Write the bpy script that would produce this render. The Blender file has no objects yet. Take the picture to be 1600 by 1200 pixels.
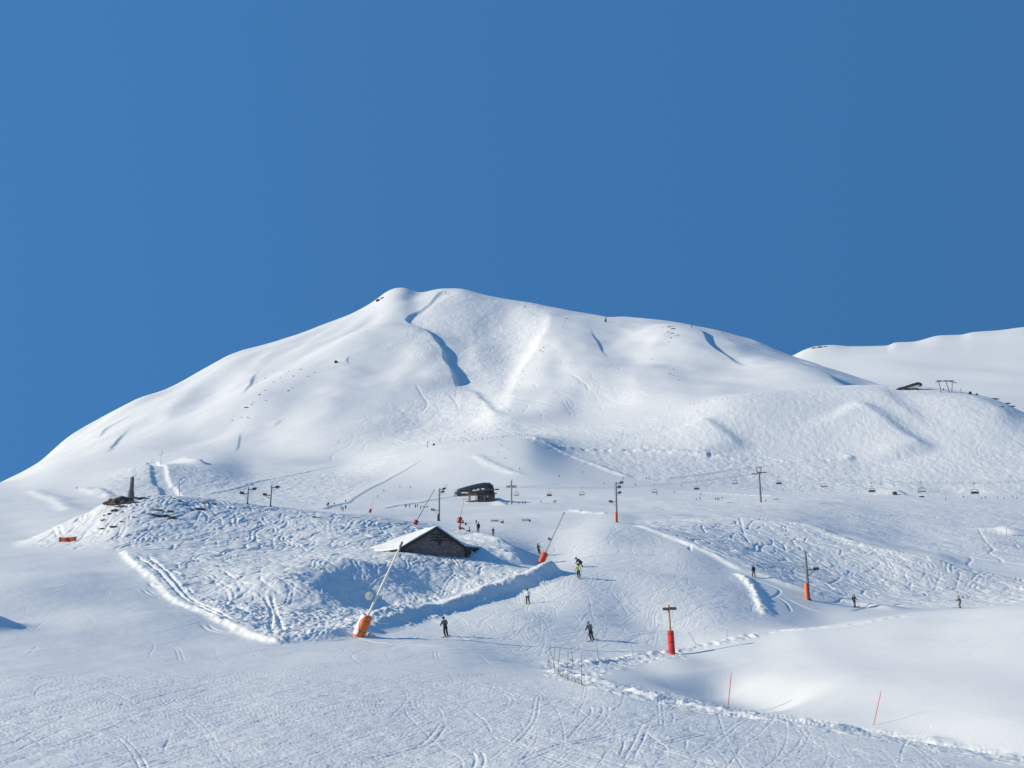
import bpy, bmesh, math, random
import numpy as np
from mathutils import Vector, Matrix
random.seed(7); RNG = np.random.default_rng(11)
SC = bpy.context.scene
COL = SC.collection
# ------------------------------------------------------------------ camera model
F = 1256.0
HOR = 865.0
PITCH = math.atan((HOR-600)/F)
CP, SP = math.cos(PITCH), math.sin(PITCH)
def px2uw(px, py):
    a = (px-800.0)/F; b = (600.0-py)/F
    k = CP-b*SP
    return a/k, (SP+b*CP)/k
def uw2px(u, w):
    # inverse of the above for a point (u, 1, w)
    k = CP+w*SP
    return 800+F*u/k, 600-F*(w*CP-SP)/k
# ------------------------------------------------------------------ numeric helpers
def pchip_slopes(x, y):
    h = np.diff(x, axis=-1); dl = np.diff(y, axis=-1)/h
    m = np.zeros_like(y)
    d0, d1 = dl[..., :-1], dl[..., 1:]
    h0, h1 = h[..., :-1], h[..., 1:]
    w1 = 2*h1+h0; w2 = h1+2*h0
    with np.errstate(divide='ignore', invalid='ignore'):
        mm = (w1+w2)/(w1/d0+w2/d1)
    m[..., 1:-1] = np.where(d0*d1 > 0, mm, 0)
    m[..., 0] = dl[..., 0]; m[..., -1] = dl[..., -1]
    return m
def pchip(x, y, q):
    m = pchip_slopes(x, y)
    q = np.clip(q, x[0], x[-1])
    k = np.clip(np.searchsorted(x, q)-1, 0, len(x)-2)
    h = x[k+1]-x[k]; t = (q-x[k])/h
    return ((2*t**3-3*t**2+1)*y[k]+(t**3-2*t**2+t)*h*m[k]+(-2*t**3+3*t**2)*y[k+1]+(t**3-t**2)*h*m[k+1])
def blur(a, s0, s1):
    for ax, s in ((0, s0), (1, s1)):
        if s <= 0: continue
        r = int(3*s); k = np.exp(-0.5*(np.arange(-r, r+1)/s)**2); k /= k.sum()
        pad = [(0, 0), (0, 0)]; pad[ax] = (r, r)
        p = np.pad(a, pad, mode='edge'); o = np.zeros_like(a)
        n = a.shape[ax]
        for i, kk in enumerate(k):
            o += kk*(p[i:i+n] if ax == 0 else p[:, i:i+n])
        a = o
    return a
def sstep(a, b, x):
    t = np.clip((x-a)/(b-a), 0, 1); return t*t*(3-2*t)
_tab = {}
def noise(x, y, seed=0):
    if seed not in _tab:
        _tab[seed] = np.random.default_rng(seed+100).random((256, 256)).astype(np.float32)*2-1
    T = _tab[seed]
    xi = np.floor(x); yi = np.floor(y); fx = (x-xi).astype(np.float32); fy = (y-yi).astype(np.float32)
    xi = xi.astype(np.int64) & 255; yi = yi.astype(np.int64) & 255
    fx = fx*fx*fx*(fx*(fx*6-15)+10); fy = fy*fy*fy*(fy*(fy*6-15)+10)
    x1 = (xi+1) & 255; y1 = (yi+1) & 255
    return (T[yi, xi]*(1-fx)+T[yi, x1]*fx)*(1-fy)+(T[y1, xi]*(1-fx)+T[y1, x1]*fx)*fy
def rot(x, y, deg):
    c, s = math.cos(math.radians(deg)), math.sin(math.radians(deg))
    return x*c+y*s, -x*s+y*c
# ------------------------------------------------------------------ terrain layers: (px, py, distance)
LAYERS = [
 # near foreground
 [(-900,1430,14),(0,1400,14),(800,1400,14),(1600,1420,14),(2500,1450,12)],
 [(-900,1200,27),(0,1200,27),(800,1201,27),(1200,1203,27),(1600,1240,26),(2000,1300,23),(2500,1350,20)],
 [(-900,1100,39),(0,1100,39),(400,1100,39),(800,1108,40),(1000,1125,38),(1200,1150,36),(1400,1175,33),(1600,1205,30),(2000,1280,25),(2500,1330,22)],
 [(-900,1048,52),(0,1042,52),(400,1045,54),(700,1042,58),(850,1050,60),(950,1068,54),(1100,1103,46),(1300,1131,41),(1450,1160,37),(1600,1185,33),(2000,1250,27),(2500,1310,24)],
 [(-900,1012,60),(0,1018,60),(430,1026,62),(700,1024,64),(850,1043,65),(950,1070,59),(1100,1122,51),(1300,1155,46),(1600,1215,38),(2000,1280,31),(2500,1330,27)],
 [(-900,985,68),(0,990,68),(430,1009,69),(700,1006,72),(850,1028,70),(950,1042,68),(1100,1092,60),(1250,1114,56),(1400,1115,52),(1600,1120,46),(2000,1150,40),(2500,1180,36)],
 [(-900,950,78),(0,952,78),(200,962,76),(430,990,75),(600,985,79),(700,988,80),(850,1008,77),(950,1022,75),(1050,1028,73),(1150,1050,68),(1290,1044,66),(1400,1050,62),(1600,1050,57),(2000,1060,50),(2500,1080,45)],
 [(-900,925,84),(0,925,84),(200,935,84),(300,950,84),(430,965,82),(600,958,88),(700,966,88),(800,966,87),(900,988,83),(1000,1005,81),(1060,1018,78),(1150,1000,80),(1200,989,82),(1300,974,82),(1440,958,82),(1600,944,78),(2000,920,72),(2500,900,65)],
 [(-900,890,98),(0,892,98),(200,890,100),(430,903,98),(600,905,102),(700,932,100),(800,940,99),(900,930,100),(1000,955,96),(1100,962,93),(1190,976,92),(1300,983,95),(1440,970,97),(1600,958,98),(2000,940,95),(2500,930,95)],
 [(-900,868,112),(0,870,112),(200,864,114),(430,876,110),(600,872,111),(700,888,112),(800,900,112),(870,895,112),(950,902,112),(1080,914,111),(1150,929,109),(1205,942,109),(1300,958,110),(1440,958,112),(1600,954,112),(2000,950,112),(2500,940,112)],
 [(-900,860,128),(0,858,126),(100,850,126),(200,838,124),(330,843,126),(430,850,126),(560,854,124),(668,858,125),(750,858,126),(850,879,131),(950,862,134),(1050,860,137),(1130,876,136),(1180,897,127),(1262,925,122),(1350,943,125),(1450,945,129),(1600,945,131),(2000,940,134),(2500,935,134)],
 [(-900,855,138),(20,852,136),(60,838,137),(100,818,138),(140,800,139),(170,785,140),(240,777,142),(330,783,146),(450,795,150),(560,808,150),(640,822,148),(700,832,146),(747,834,146),(850,841,150),(963,821,157),(1020,826,160),(1100,840,162),(1180,866,158),(1262,897,153),(1400,918,154),(1600,932,155),(2000,930,155),(2500,925,155)],
 [(-900,850,165),(20,846,165),(100,838,165),(170,808,165),(240,795,165),(330,795,168),(450,802,172),(560,805,180),(640,815,178),(700,816,185),(800,812,190),(900,812,195),(963,808,198),(1000,812,203),(1130,807,208),(1230,814,202),(1330,847,185),(1460,879,172),(1600,905,170),(2000,920,170),(2500,920,170)],
 [(-900,842,230),(20,834,230),(100,826,230),(170,815,230),(330,800,230),(430,801,230),(560,800,235),(700,805,240),(800,802,245),(900,800,250),(1000,800,250),(1130,814,240),(1230,824,232),(1330,856,215),(1460,888,205),(1600,908,200),(2000,915,200),(2500,915,200)],
 [(-900,825,300),(0,812,300),(100,804,300),(200,800,300),(330,793,300),(430,790,300),(560,793,300),(700,793,300),(800,791,310),(963,795,300),(1100,798,290),(1230,808,280),(1330,830,272),(1460,856,262),(1600,866,255),(2000,880,250),(2500,880,250)],
 [(-900,815,400),(0,792,400),(100,788,400),(200,784,400),(330,782,400),(430,785,400),(560,785,400),(700,786,390),(800,784,400),(963,783,400),(1100,783,400),(1240,784,380),(1400,795,370),(1500,805,360),(1600,815,350),(2000,830,350),(2500,830,350)],
 [(-900,805,480),(0,775,480),(100,768,480),(200,757,480),(330,768,480),(430,773,480),(560,772,470),(700,775,460),(800,774,460),(963,773,460),(1100,773,470),(1240,775,460),(1400,779,450),(1600,786,440),(2000,795,440),(2500,795,440)],
 [(-900,800,560),(0,767,560),(100,753,560),(170,740,560),(240,727,560),(320,735,560),(400,752,560),(560,756,540),(640,755,530),(740,750,520),(817,745,520),(900,752,520),(1000,760,520),(1100,763,530),(1240,768,540),(1400,772,540),(1600,776,540),(2000,785,540),(2500,785,540)],
 [(-900,800,680),(0,768,680),(100,753,680),(240,728,680),(320,722,680),(400,738,680),(520,736,680),(640,706,680),(700,692,680),(817,679,680),(900,697,680),(1000,704,670),(1100,708,660),(1200,719,650),(1330,719,650),(1450,712,650),(1600,706,650),(2000,710,640),(2500,720,640)],
 [(-900,800,800),(0,763,800),(100,744,800),(240,724,800),(330,714,800),(400,722,800),(520,722,800),(640,700,780),(700,690,770),(817,680,760),(900,675,760),(1000,657,770),(1080,636,770),(1150,616,780),(1250,609,790),(1400,603,800),(1500,611,780),(1560,625,760),(1600,645,740),(1700,690,720),(2000,760,700),(2500,800,700)],
 [(-900,800,950),(0,755,950),(100,728,950),(240,708,950),(400,700,950),(520,692,900),(640,681,900),(740,665,880),(790,650,880),(900,655,880),(1000,638,880),(1080,620,880),(1150,615,885),(1250,613,900),(1400,614,920),(1500,640,920),(1600,700,920),(2000,800,920),(2500,830,920)],
 [(-900,850,1050),(0,757,1040),(100,716,1080),(200,682,1130),(300,668,1130),(380,652,1130),(500,632,1150),(640,612,1180),(715,606,1180),(790,606,1140),(860,592,1150),(1000,583,1120),(1080,588,1080),(1200,583,1050),(1300,598,1000),(1400,635,1000),(1600,740,1050),(2000,840,1050),(2500,850,1050)],
 [(-900,950,1200),(0,757,1120),(100,702,1230),(200,648,1300),(330,600,1400),(500,560,1450),(630,522,1550),(700,532,1500),(790,533,1500),(860,517,1500),(1000,530,1400),(1080,540,1300),(1200,560,1250),(1300,588,1130),(1400,630,1080),(1600,760,1120),(2000,860,1120),(2500,860,1120)],
 [(-900,1000,1300),(-200,845,1160),(0,755,1200),(60,723,1260),(100,690,1320),(160,653,1400),(215,620,1450),(260,606,1500),(330,568,1580),(360,551,1620),(420,533,1680),(520,501,1780),(560,484,1820),(590,466,1850),(608,452,1870),(630,448,1870),(655,457,1880),(690,450,1880),(715,450,1870),(760,461,1850),(850,476,1800),(950,493,1750),(1035,500,1700),(1090,508,1650),(1150,523,1550),(1200,543,1480),(1240,558,1400),(1300,578,1300),(1350,591,1220),(1395,606,1150),(1450,660,1150),(1600,790,1180),(2000,870,1180),(2500,870,1180)],
 [(-900,1000,1900),(0,900,1900),(400,760,2200),(700,640,2500),(1000,660,2400),(1300,760,2100),(1500,860,1900),(2000,880,1900),(2500,880,1900)],
 [(-900,900,5000),(800,880,5000),(2500,880,5000)],
]
RES = 1.0
cpx = np.concatenate([np.linspace(-900, -130, 50), np.arange(-120, 1720, 1.35/RES), np.linspace(1730, 2500, 50)])
U = (cpx-800)/F/1.0
U = U*1.0/ (CP-((600-865)/F)*SP)
rows = []
for a, b, n in ((5, 24, 40), (24, 62, 330), (62, 125, 450), (125, 215, 330), (215, 500, 230), (500, 850, 230), (850, 1900, 300), (1900, 5000, 40)):
    rows.append(np.exp(np.linspace(math.log(a), math.log(b), int(n*RES), endpoint=False)))
D = np.concatenate(rows+[np.array([5000.0])])
LD = np.log(D)
NU, ND = len(U), len(D)
Lk = []; Wk = []
for lay in LAYERS:
    a = np.array(lay, float)
    u, w = px2uw(a[:, 0], a[:, 1])
    Lk.append(pchip(u, np.log(a[:, 2]), U)); Wk.append(pchip(u, w, U))
Lk = np.array(Lk); Wk = np.array(Wk)
first = np.full((1, NU), math.log(5.0)); wf = np.full((1, NU), -5.9/5.0)
Lk = np.vstack([first, Lk]); Wk = np.vstack([wf, Wk])
for k in range(1, len(Lk)): Lk[k] = np.maximum(Lk[k], Lk[k-1]+0.02)
W = np.zeros((ND, NU))
for i in range(NU):
    W[:, i] = pchip(Lk[:, i], Wk[:, i], LD)
W = blur(W, 3*RES, 6*RES)
X = D[:, None]*U[None, :]
Y = np.repeat(D[:, None], NU, 1)
Z = W*Y
PX, PY = uw2px(np.repeat(U[None, :], ND, 0), W)
def ray_hit(px, py, Zg=None, dmin=0, dmax=1e9):
    """first ground point seen through pixel (px,py)"""
    u, w = px2uw(px, py)
    Zg = Z if Zg is None else Zg
    i = np.interp(u, U, np.arange(NU)); i0 = min(int(i), NU-2); f = i-i0
    col = (Zg[:, i0]*(1-f)+Zg[:, i0+1]*f)/D
    ok = (col >= w) & (D > dmin)
    j = int(np.argmax(ok)) if ok.any() else int(np.argmax(np.where(D > dmin, col, -9)))
    if j > 0 and ok.any() and D[j-1] > dmin:
        a, b = col[j-1], col[j]; t = (w-a)/(b-a) if b != a else 1.0; t = min(max(t, 0), 1)
        d = D[j-1]+(D[j]-D[j-1])*t
    else: d = D[j]
    return u*d, d
def ground(x, y):
    u = x/y
    i = float(np.interp(u, U, np.arange(NU))); i0 = min(int(i), NU-2); f = i-i0
    j = float(np.interp(y, D, np.arange(ND))); j0 = min(int(j), ND-2); g = j-j0
    return float((Z[j0, i0]*(1-f)+Z[j0, i0+1]*f)*(1-g)+(Z[j0+1, i0]*(1-f)+Z[j0+1, i0+1]*f)*g)
# ------------------------------------------------------------------ large shape features
def resample(P, step):
    P = np.array(P, float)
    n = len(P)
    Q = []
    for i in range(n-1):
        p0 = P[max(i-1, 0)]; p1 = P[i]; p2 = P[i+1]; p3 = P[min(i+2, n-1)]
        m = max(2, int(np.linalg.norm((p2-p1)[:2])/step))
        t = np.linspace(0, 1, m, endpoint=False)[:, None]
        Q.append(0.5*((2*p1)+(-p0+p2)*t+(2*p0-5*p1+4*p2-p3)*t**2+(-p0+3*p1-3*p2+p3)*t**3))
    return np.vstack(Q+[P[-1:]])
def window(x0, x1, y0, y1):
    j0 = max(np.searchsorted(D, max(y0, 1))-1, 0); j1 = min(np.searchsorted(D, y1)+1, ND)
    ya, yb = D[j0], D[min(j1, ND-1)]
    us = [x0/ya, x0/yb, x1/ya, x1/yb]
    i0 = max(np.searchsorted(U, min(us))-1, 0); i1 = min(np.searchsorted(U, max(us))+1, NU)
    return slice(j0, j1), slice(i0, i1)
def near_poly(P, R):
    """nearest signed distance (positive on the right of travel) and parameter 0..1"""
    P = np.array(P)
    sj, si = window(P[:, 0].min()-R, P[:, 0].max()+R, P[:, 1].min()-R, P[:, 1].max()+R)
    x = X[sj, si]; y = Y[sj, si]
    best = np.full(x.shape, 1e18); sg = np.zeros_like(x); tt = np.zeros_like(x)
    seg = np.linalg.norm(np.diff(P, axis=0), axis=1); cum = np.concatenate([[0], np.cumsum(seg)]); tot = cum[-1]
    for k in range(len(P)-1):
        ax, ay = P[k]; bx, by = P[k+1]; dx, dy = bx-ax, by-ay; l2 = dx*dx+dy*dy+1e-9
        t = np.clip(((x-ax)*dx+(y-ay)*dy)/l2, 0, 1)
        ex = x-(ax+t*dx); ey = y-(ay+t*dy); d2 = ex*ex+ey*ey
        m = d2 < best
        best[m] = d2[m]; tt[m] = ((cum[k]+t*seg[k])/tot)[m]
        cr = dx*(y-ay)-dy*(x-ax)
        sg[m] = np.where(cr[m] < 0, 1, -1)
    return sj, si, np.sqrt(best)*sg, tt
def stroke(pts, A, wl, wr, taper=0.15, wob=0.25, dmin=0, nscale=None, lump=0, flat=False):
    P = [ray_hit(p[0], p[1], ZB, dmin) for p in pts]
    wm = max(wl, wr)
    tot = sum(math.dist(P[i], P[i+1]) for i in range(len(P)-1)) or 1
    P = resample(P, max(tot/28, 0.5)) if len(P) > 2 else np.array(P)
    sj, si, s, t = near_poly(P, wm*2.6)
    if P[-1][1] < P[0][1]: s = -s      # wr is always the side towards +x
    ns = nscale or wm*0.9
    x, y = X[sj, si], Y[sj, si]
    s = s+wob*min(wl, wr)*noise(x/ns, y/ns, 3)
    w = np.where(s < 0, wl, wr)
    g = np.exp(-np.abs(s/w)**(6 if flat else 2))
    tp = sstep(0, taper, t)*sstep(0, taper, 1-t) if taper > 0 else 1.0
    a = (A[0]+(A[1]-A[0])*t)*tp if isinstance(A, tuple) else A*tp
    if lump: a = a*(1+lump*noise(x/(wm*0.8)+5, y/(wm*0.8), 5))
    Z[sj, si] += a*g
def bump(px, py, A, rx, ry=None, ang=0, dmin=0):
    x0, y0 = ray_hit(px, py, ZB, dmin); ry = ry or rx
    R = max(rx, ry)*2.6
    sj, si = window(x0-R, x0+R, y0-R, y0+R)
    a, b = rot(X[sj, si]-x0, Y[sj, si]-y0, ang)
    Z[sj, si] += A*np.exp(-(a/rx)**2-(b/ry)**2)
def inpoly(poly, soft=0, dr=(0, 1e9)):
    poly = np.array(poly, float)
    jj = np.where((D >= dr[0]) & (D <= dr[1]))[0]
    m = np.zeros((ND, NU), np.float32)
    sl = slice(jj[0], jj[-1]+1)
    x, y = PX[sl], PY[sl]; c = np.zeros(x.shape, bool)
    n = len(poly)
    for k in range(n):
        x0, y0 = poly[k]; x1, y1 = poly[(k+1) % n]
        if y0 == y1: continue
        c ^= ((y0 > y) != (y1 > y)) & (x < (x1-x0)*(y-y0)/(y1-y0)+x0)
    m[sl] = c
    return blur(m, soft, soft) if soft else m
ZB = Z.copy()
# mountain
stroke([(690,453),(668,478),(648,491),(632,505),(655,522),(680,547),(700,585),(710,606)], (3.5, 13), 70, 6.5, 0.06, 0.35)
stroke([(712,602),(735,612),(768,640),(766,658)], 4, 40, 8, 0.3)
stroke([(862,488),(858,512),(835,555),(812,590),(797,637)], 5.5, 16, 80, 0.12)
stroke([(785,470),(790,540),(780,620)], -3, 80, 60, 0.2)
stroke([(918,512),(932,535),(938,548),(952,565)], 2.6, 40, 3, 0.4)
stroke([(1062,508),(1090,522),(1110,548),(1140,566),(1170,580)], 7, 90, 7, 0.3)
stroke([(1238,562),(1270,585),(1300,602),(1322,610)], 8, 60, 20, 0.3)
stroke([(1040,503),(1030,545),(1045,590),(1070,610)], 7, 45, 70, 0.2)
stroke([(955,500),(990,545),(1010,590)], -7, 60, 60, 0.25)
stroke([(218,640),(190,655),(162,672),(148,690)], 3, 30, 4, 0.45)
stroke([(205,668),(185,688),(160,716)], 3, 25, 3.5, 0.45)
stroke([(410,578),(395,592),(385,617),(367,648)], 4, 40, 4.5, 0.45)
stroke([(300,600),(262,640),(230,680)], 5, 60, 30, 0.3)
stroke([(392,678),(374,684),(371,700),(364,708)], 1.1, 20, 1.8, 0.35)
stroke([(440,665),(424,674)], 1.2, 12, 2, 0.4)
stroke([(545,574),(540,580),(542,586)], 1.5, 12, 2, 0.4)
stroke([(631,507),(560,545),(500,580),(430,620),(380,650),(320,690)], 20, 80, 150, 0.15)
bump(640, 464, -5, 24, 60, 0)
bump(560, 620, 8, 120, 120); bump(900, 600, 10, 90, 110); bump(720, 650, -8, 60, 80)
for pts, A, wl, wr in (([(872,500),(885,545),(915,600),(950,650)], 4.5, 30, 60), ([(1120,520),(1160,555),(1215,600)], 3.5, 30, 40), ([(975,560),(1000,600),(1040,640)], 3.5, 26, 50),
    ([(560,492),(500,530),(430,575)], 3.5, 22, 40), ([(470,525),(400,575),(340,640)], 4, 24, 45), ([(340,580),(290,625),(235,700)], 4, 24, 45), ([(640,545),(645,590),(630,640)], 3, 30, 45), ([(560,560),(540,620),(500,680)], 3.5, 35, 60), ([(735,480),(745,540),(765,600)], 2.5, 20, 40)):
    stroke(pts, A, wl, wr, 0.35, 0.3)
# mid hills
stroke([(1085,655),(1120,680),(1150,702),(1160,708)], 4.2, 45, 10, 0.25)
stroke([(1320,632),(1370,660),(1420,692),(1460,709)], 5.5, 55, 12, 0.2)
stroke([(1370,606),(1400,640),(1445,672)], 3, 40, 12, 0.3)
stroke([(1500,615),(1545,640),(1600,662)], 3, 40, 18, 0.3)
stroke([(820,681),(850,690),(890,700),(980,704),(1060,707),(1110,712)], 1.6, 5, 3, 0.02, 0.3, lump=0.6)
stroke([(820,682),(870,700),(920,722),(985,746)], 1.0, 3.5, 3.5, 0.05)
stroke([(735,708),(790,734),(830,745)], 0.9, 4, 4, 0.2)
stroke([(1085,704),(1140,716),(1230,722),(1330,721)], 0.9, 4, 3, 0.05, lump=0.6)
stroke([(1320,722),(1336,715)], 1.5, 5, 3, 0.3)
stroke([(500,796),(560,774),(610,748),(662,716)], 0.45, 5, 0.9, 0.05, 0.2)
stroke([(310,774),(400,755),(480,738),(560,722),(640,708)], 0.4, 5, 0.9, 0.05, 0.2)
stroke([(595,793),(680,780),(770,768),(880,757)], 0.4, 5, 0.9, 0.05, 0.2)
stroke([(1030,749),(1140,733),(1240,724),(1340,719)], 0.5, 6, 1.1, 0.05, 0.2)
stroke([(1040,767),(1100,770),(1220,777)], 0.6, 1.5, 3, 0.1, lump=0.5)
stroke([(150,765),(165,772),(172,778)], 0.9, 2.5, 2.5, 0.1)
stroke([(128,763),(140,768),(156,774)], 0.8, 2.5, 4, 0.1)
stroke([(48,766),(68,776),(90,784),(110,799)], 0.9, 3, 6, 0.1)
stroke([(239,722),(250,740),(262,760),(272,778)], -1.4, 5.2, 4.2, 0.02, 0.1, flat=True)
stroke([(283,718),(305,722),(318,728)], 3.5, 9, 3.5, 0.2)
stroke([(1380,762),(1400,770),(1412,776)], 2.5, 14, 4, 0.3)
bump(1215, 645, 2, 60, 40); bump(1480, 660, 1.5, 50, 40)
bump(1490, 765, -2, 18, 14)
# plateau and far middle ground
bump(765, 786, 1.7, 14, 5, 0, dmin=350)
stroke([(775,781),(790,790)], 0.8, 3, 2, 0.2)
stroke([(1590,838),(1560,830)], 1.0, 3, 6, 0.3)
bump(1575, 832, 1.6, 9, 6); bump(1620, 852, -1.6, 8, 8)
stroke([(885,800),(910,803),(960,806)], 0.5, 2, 1.2, 0.2, lump=0.6)
stroke([(1230,817),(1290,834),(1340,852),(1420,871),(1500,888)], 0.7, 2.2, 5, 0.15, 0.2)
bump(1180, 850, 0.6, 14, 16)
stroke([(1290,832),(1360,852),(1430,868),(1520,884)], 1.3, 7, 12, 0.25, 0.1, dmin=212)
# piste, banks and berms near
stroke([(985,821),(1040,838),(1100,862),(1150,887),(1170,896)], 0.42, 0.9, 9, 0.1, 0.25, lump=0.3)
stroke([(1140,893),(1158,901),(1176,920),(1188,945),(1196,966)], 0.42, 0.55, 0.9, 0.15, 0.3, nscale=0.7, lump=0.25)
stroke([(1170,892),(1220,912),(1262,926),(1330,944),(1420,955)], 0.5, 1.5, 4, 0.15, 0.2)
stroke([(194,861),(222,890),(262,922),(310,952),(360,980),(442,1010)], 0.40, 0.45, 4.5, 0.03, 0.4, nscale=0.8, lump=0.2)
stroke([(452,1005),(510,998),(560,990),(610,976),(660,961),(720,944),(780,927),(835,908),(874,893)], (0.45, 1.85), 2.8, 1.25, 0.07, 0.3, lump=0.15)
stroke([(520,990),(580,976),(640,955),(700,938)], 0.35, 1.2, 0.8, 0.3, 0.4, lump=0.4)
stroke([(520,880),(528,900),(520,925),(505,945)], 1.5, 12, 5, 0.2, 0.4)
bump(600, 925, -3.0, 6.5, 5.2); bump(690, 908, -1.4, 5.5, 3.5)
bump(740, 890, -0.5, 5, 3)
stroke([(735,838),(772,848),(800,862),(806,880)], 0.9, 2.6, 1.3, 0.15, 0.3, lump=0.25)
stroke([(590,866),(640,868),(690,869),(740,868)], 0.28, 2.5, 2.2, 0.2)
bump(-24, 985, 1.3, 2.0, 2.5)
bump(230, 925, -0.7, 10, 7); bump(90, 905, 0.5, 9, 7); bump(60, 960, -0.4, 6, 5)
bump(1000, 905, 0.5, 8, 5); bump(760, 975, 0.35, 6, 6); bump(1010, 975, -0.4, 6, 4)
# shaped snow bowl on the right
stroke([(1225,1005),(1270,1035),(1310,1060),(1390,1100)], 0.3, 5, 4.5, 0.3, 0.1)
stroke([(1080,1050),(1180,1085),(1250,1104)], -1.0, 4, 4, 0.3, 0.1)
# scruffy bank along the crest of the near slope
stroke([(858,1047),(920,1062),(1000,1083),(1100,1104),(1300,1132),(1450,1160),(1600,1186)], 0.16, 0.5, 0.8, 0.02, 0.5, lump=0.7)
stroke([(858,1043),(930,1036),(1050,1019),(1150,1002),(1200,991)], 0.17, 0.6, 0.6, 0.05, 0.5, lump=0.8)
stroke([(1050,1019),(1130,1004),(1200,991),(1320,976),(1440,961)], 0.12, 0.7, 0.5, 0.1, 0.3, lump=0.6)
PX, PY = uw2px(np.repeat(U[None, :], ND, 0), Z/Y)
# ------------------------------------------------------------------ masks of snow surface character
M_fg = inpoly([(-200,1300),(-200,1048),(400,1052),(850,1062),(950,1085),(1100,1118),(1300,1148),(1600,1210),(1800,1300)], 8, (5, 62))
M_edge = np.maximum(inpoly([(188,858),(198,858),(228,888),(268,920),(316,950),(366,978),(446,1008),(440,1016),(355,984),(300,954),(250,922),(212,890)], 1.5, (68, 118)), inpoly([(1138,890),(1160,898),(1182,920),(1196,945),(1204,968),(1188,968),(1176,940),(1160,912)], 1.5, (85, 125)))
M_bank = inpoly([(850,1030),(930,1028),(1000,1020),(1060,1015),(1075,1030),(1000,1040),(930,1062),(1100,1096),(1300,1126),(1600,1180),(1800,1230),(1800,1260),(1600,1196),(1300,1140),(1100,1112),(960,1085),(850,1056)], 2, (30, 90))
M_wedge = inpoly([(195,862),(222,888),(262,920),(310,950),(360,978),(442,1010),(560,990),(640,955),(700,935),(790,915),(870,888),(800,872),(720,866),(560,864),(400,866)], 3, (68, 118))
M_lump = inpoly([(300,930),(380,975),(442,1008),(560,988),(640,950),(790,900),(880,890),(874,902),(800,930),(700,962),(620,985),(700,940),(840,884),(760,902),(660,930),(600,945),(480,960)], 3, (68, 116))
M_shelf = inpoly([(735,835),(780,842),(830,875),(800,890),(700,868)], 3, (100, 145))
M_mound = inpoly([(20,853),(60,830),(110,808),(170,785),(240,774),(330,780),(450,792),(560,803),(650,815),(760,835),(700,862),(560,864),(400,866),(200,864),(100,856)], 4, (115, 165))
M_hill = inpoly([(985,815),(1130,800),(1230,808),(1330,840),(1460,872),(1900,925),(1900,952),(1450,950),(1300,938),(1180,893),(1060,848)], 4, (118, 215))
M_plat = inpoly([(1000,775),(1700,775),(1700,905),(1450,870),(1250,815),(1000,808)], 6, (200, 450))
M_pisteL = inpoly([(-200,865),(190,866),(260,930),(340,980),(440,1018),(850,1030),(850,1060),(-200,1048)], 6, (50, 118))
M_pisteC = inpoly([(560,1000),(700,955),(870,895),(780,850),(700,820),(960,812),(1080,865),(1150,895),(1190,968),(1050,1015),(850,1040),(560,1020)], 6, (64, 200))
M_mid = inpoly([(160,740),(245,722),(300,728),(420,742),(640,705),(540,780),(480,795),(300,790),(160,780)], 3, (350, 690))
M_mid = np.maximum(M_mid, inpoly([(820,684),(1000,690),(1340,720),(1600,700),(1700,700),(1700,780),(1240,772),(1000,750),(900,722)], 3, (430, 700)))
M_midh = inpoly([(820,680),(1000,655),(1150,614),(1250,600),(1400,595),(1500,605),(1600,640),(1800,640),(1800,715),(1340,722),(1000,704)], 3, (600, 900))
M_bowl = inpoly([(631,507),(690,455),(790,465),(860,480),(855,515),(800,600),(795,640),(860,690),(700,690),(620,690),(600,640),(715,600)], 3, (700, 1880))
del ZB
# ------------------------------------------------------------------ medium and fine relief
def add(zone, f):
    """evaluate f(x,y) only where zone (mask or distance range) is active"""
    if isinstance(zone, tuple):
        j = np.where((D >= zone[0]) & (D <= zone[1]))[0]; sl = slice(j[0], j[-1]+1)
        fade = sstep(zone[0], zone[0]*1.15+0.01, D[sl])*(1-sstep(zone[1]/1.1, zone[1], D[sl]))
        Z[sl] += fade[:, None]*f(X[sl], Y[sl])
    else:
        j = np.where(zone.max(1) > 0.01)[0]; sl = slice(j[0], j[-1]+1)
        i = np.where(zone.max(0) > 0.01)[0]; si = slice(i[0], i[-1]+1)
        Z[sl, si] += zone[sl, si]*f(X[sl, si], Y[sl, si])
def fbm(x, y, s, o, sd):
    v = 0; a = 1.0
    for k in range(o):
        v = v+a*noise(x/s+17*k, y/s+5*k, sd+k); s *= 0.5; a *= 0.5
    return v
def aniso(x, y, ang, sl, ss, sd):
    a, b = rot(x, y, ang)
    a2 = a+sl*0.25*noise(x/(ss*4), y/(ss*4), sd+40)
    b2 = b+ss*0.8*noise(x/(sl*0.9), y/(sl*0.9), sd+50)
    return noise(a2/sl, b2/ss, sd)
def carve(x, y, ang, sl, ss, sd):
    # sharp little troughs with thrown-up edges
    n = aniso(x, y, ang, sl, ss, sd)
    return -np.exp(-(n/0.16)**2)+0.45*np.exp(-((np.abs(n)-0.34)/0.14)**2)
add((24, 125), lambda x, y: 0.13*fbm(x, y, 10, 2, 10))
add((125, 480), lambda x, y: 0.35*fbm(x, y, 24, 3, 12))
add((480, 900), lambda x, y: 0.9*fbm(x, y, 80, 3, 14))
add((850, 1900), lambda x, y: 3.6*fbm(x, y, 210, 4, 16)+2.0*aniso(x, y, 74, 230, 46, 19))
add(M_fg, lambda x, y: 0.015*fbm(x, y, 0.6, 3, 20)+0.008*carve(x, y, 35, 6.0, 0.45, 21)+0.007*carve(x, y, -25, 5.0, 0.5, 22))
add(M_fg, lambda x, y: 0.03*fbm(x, y, 3.2, 2, 23)+0.008*carve(x, y, 28, 9.0, 0.3, 45)+0.007*carve(x, y, 75, 4.0, 0.3, 49))
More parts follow.
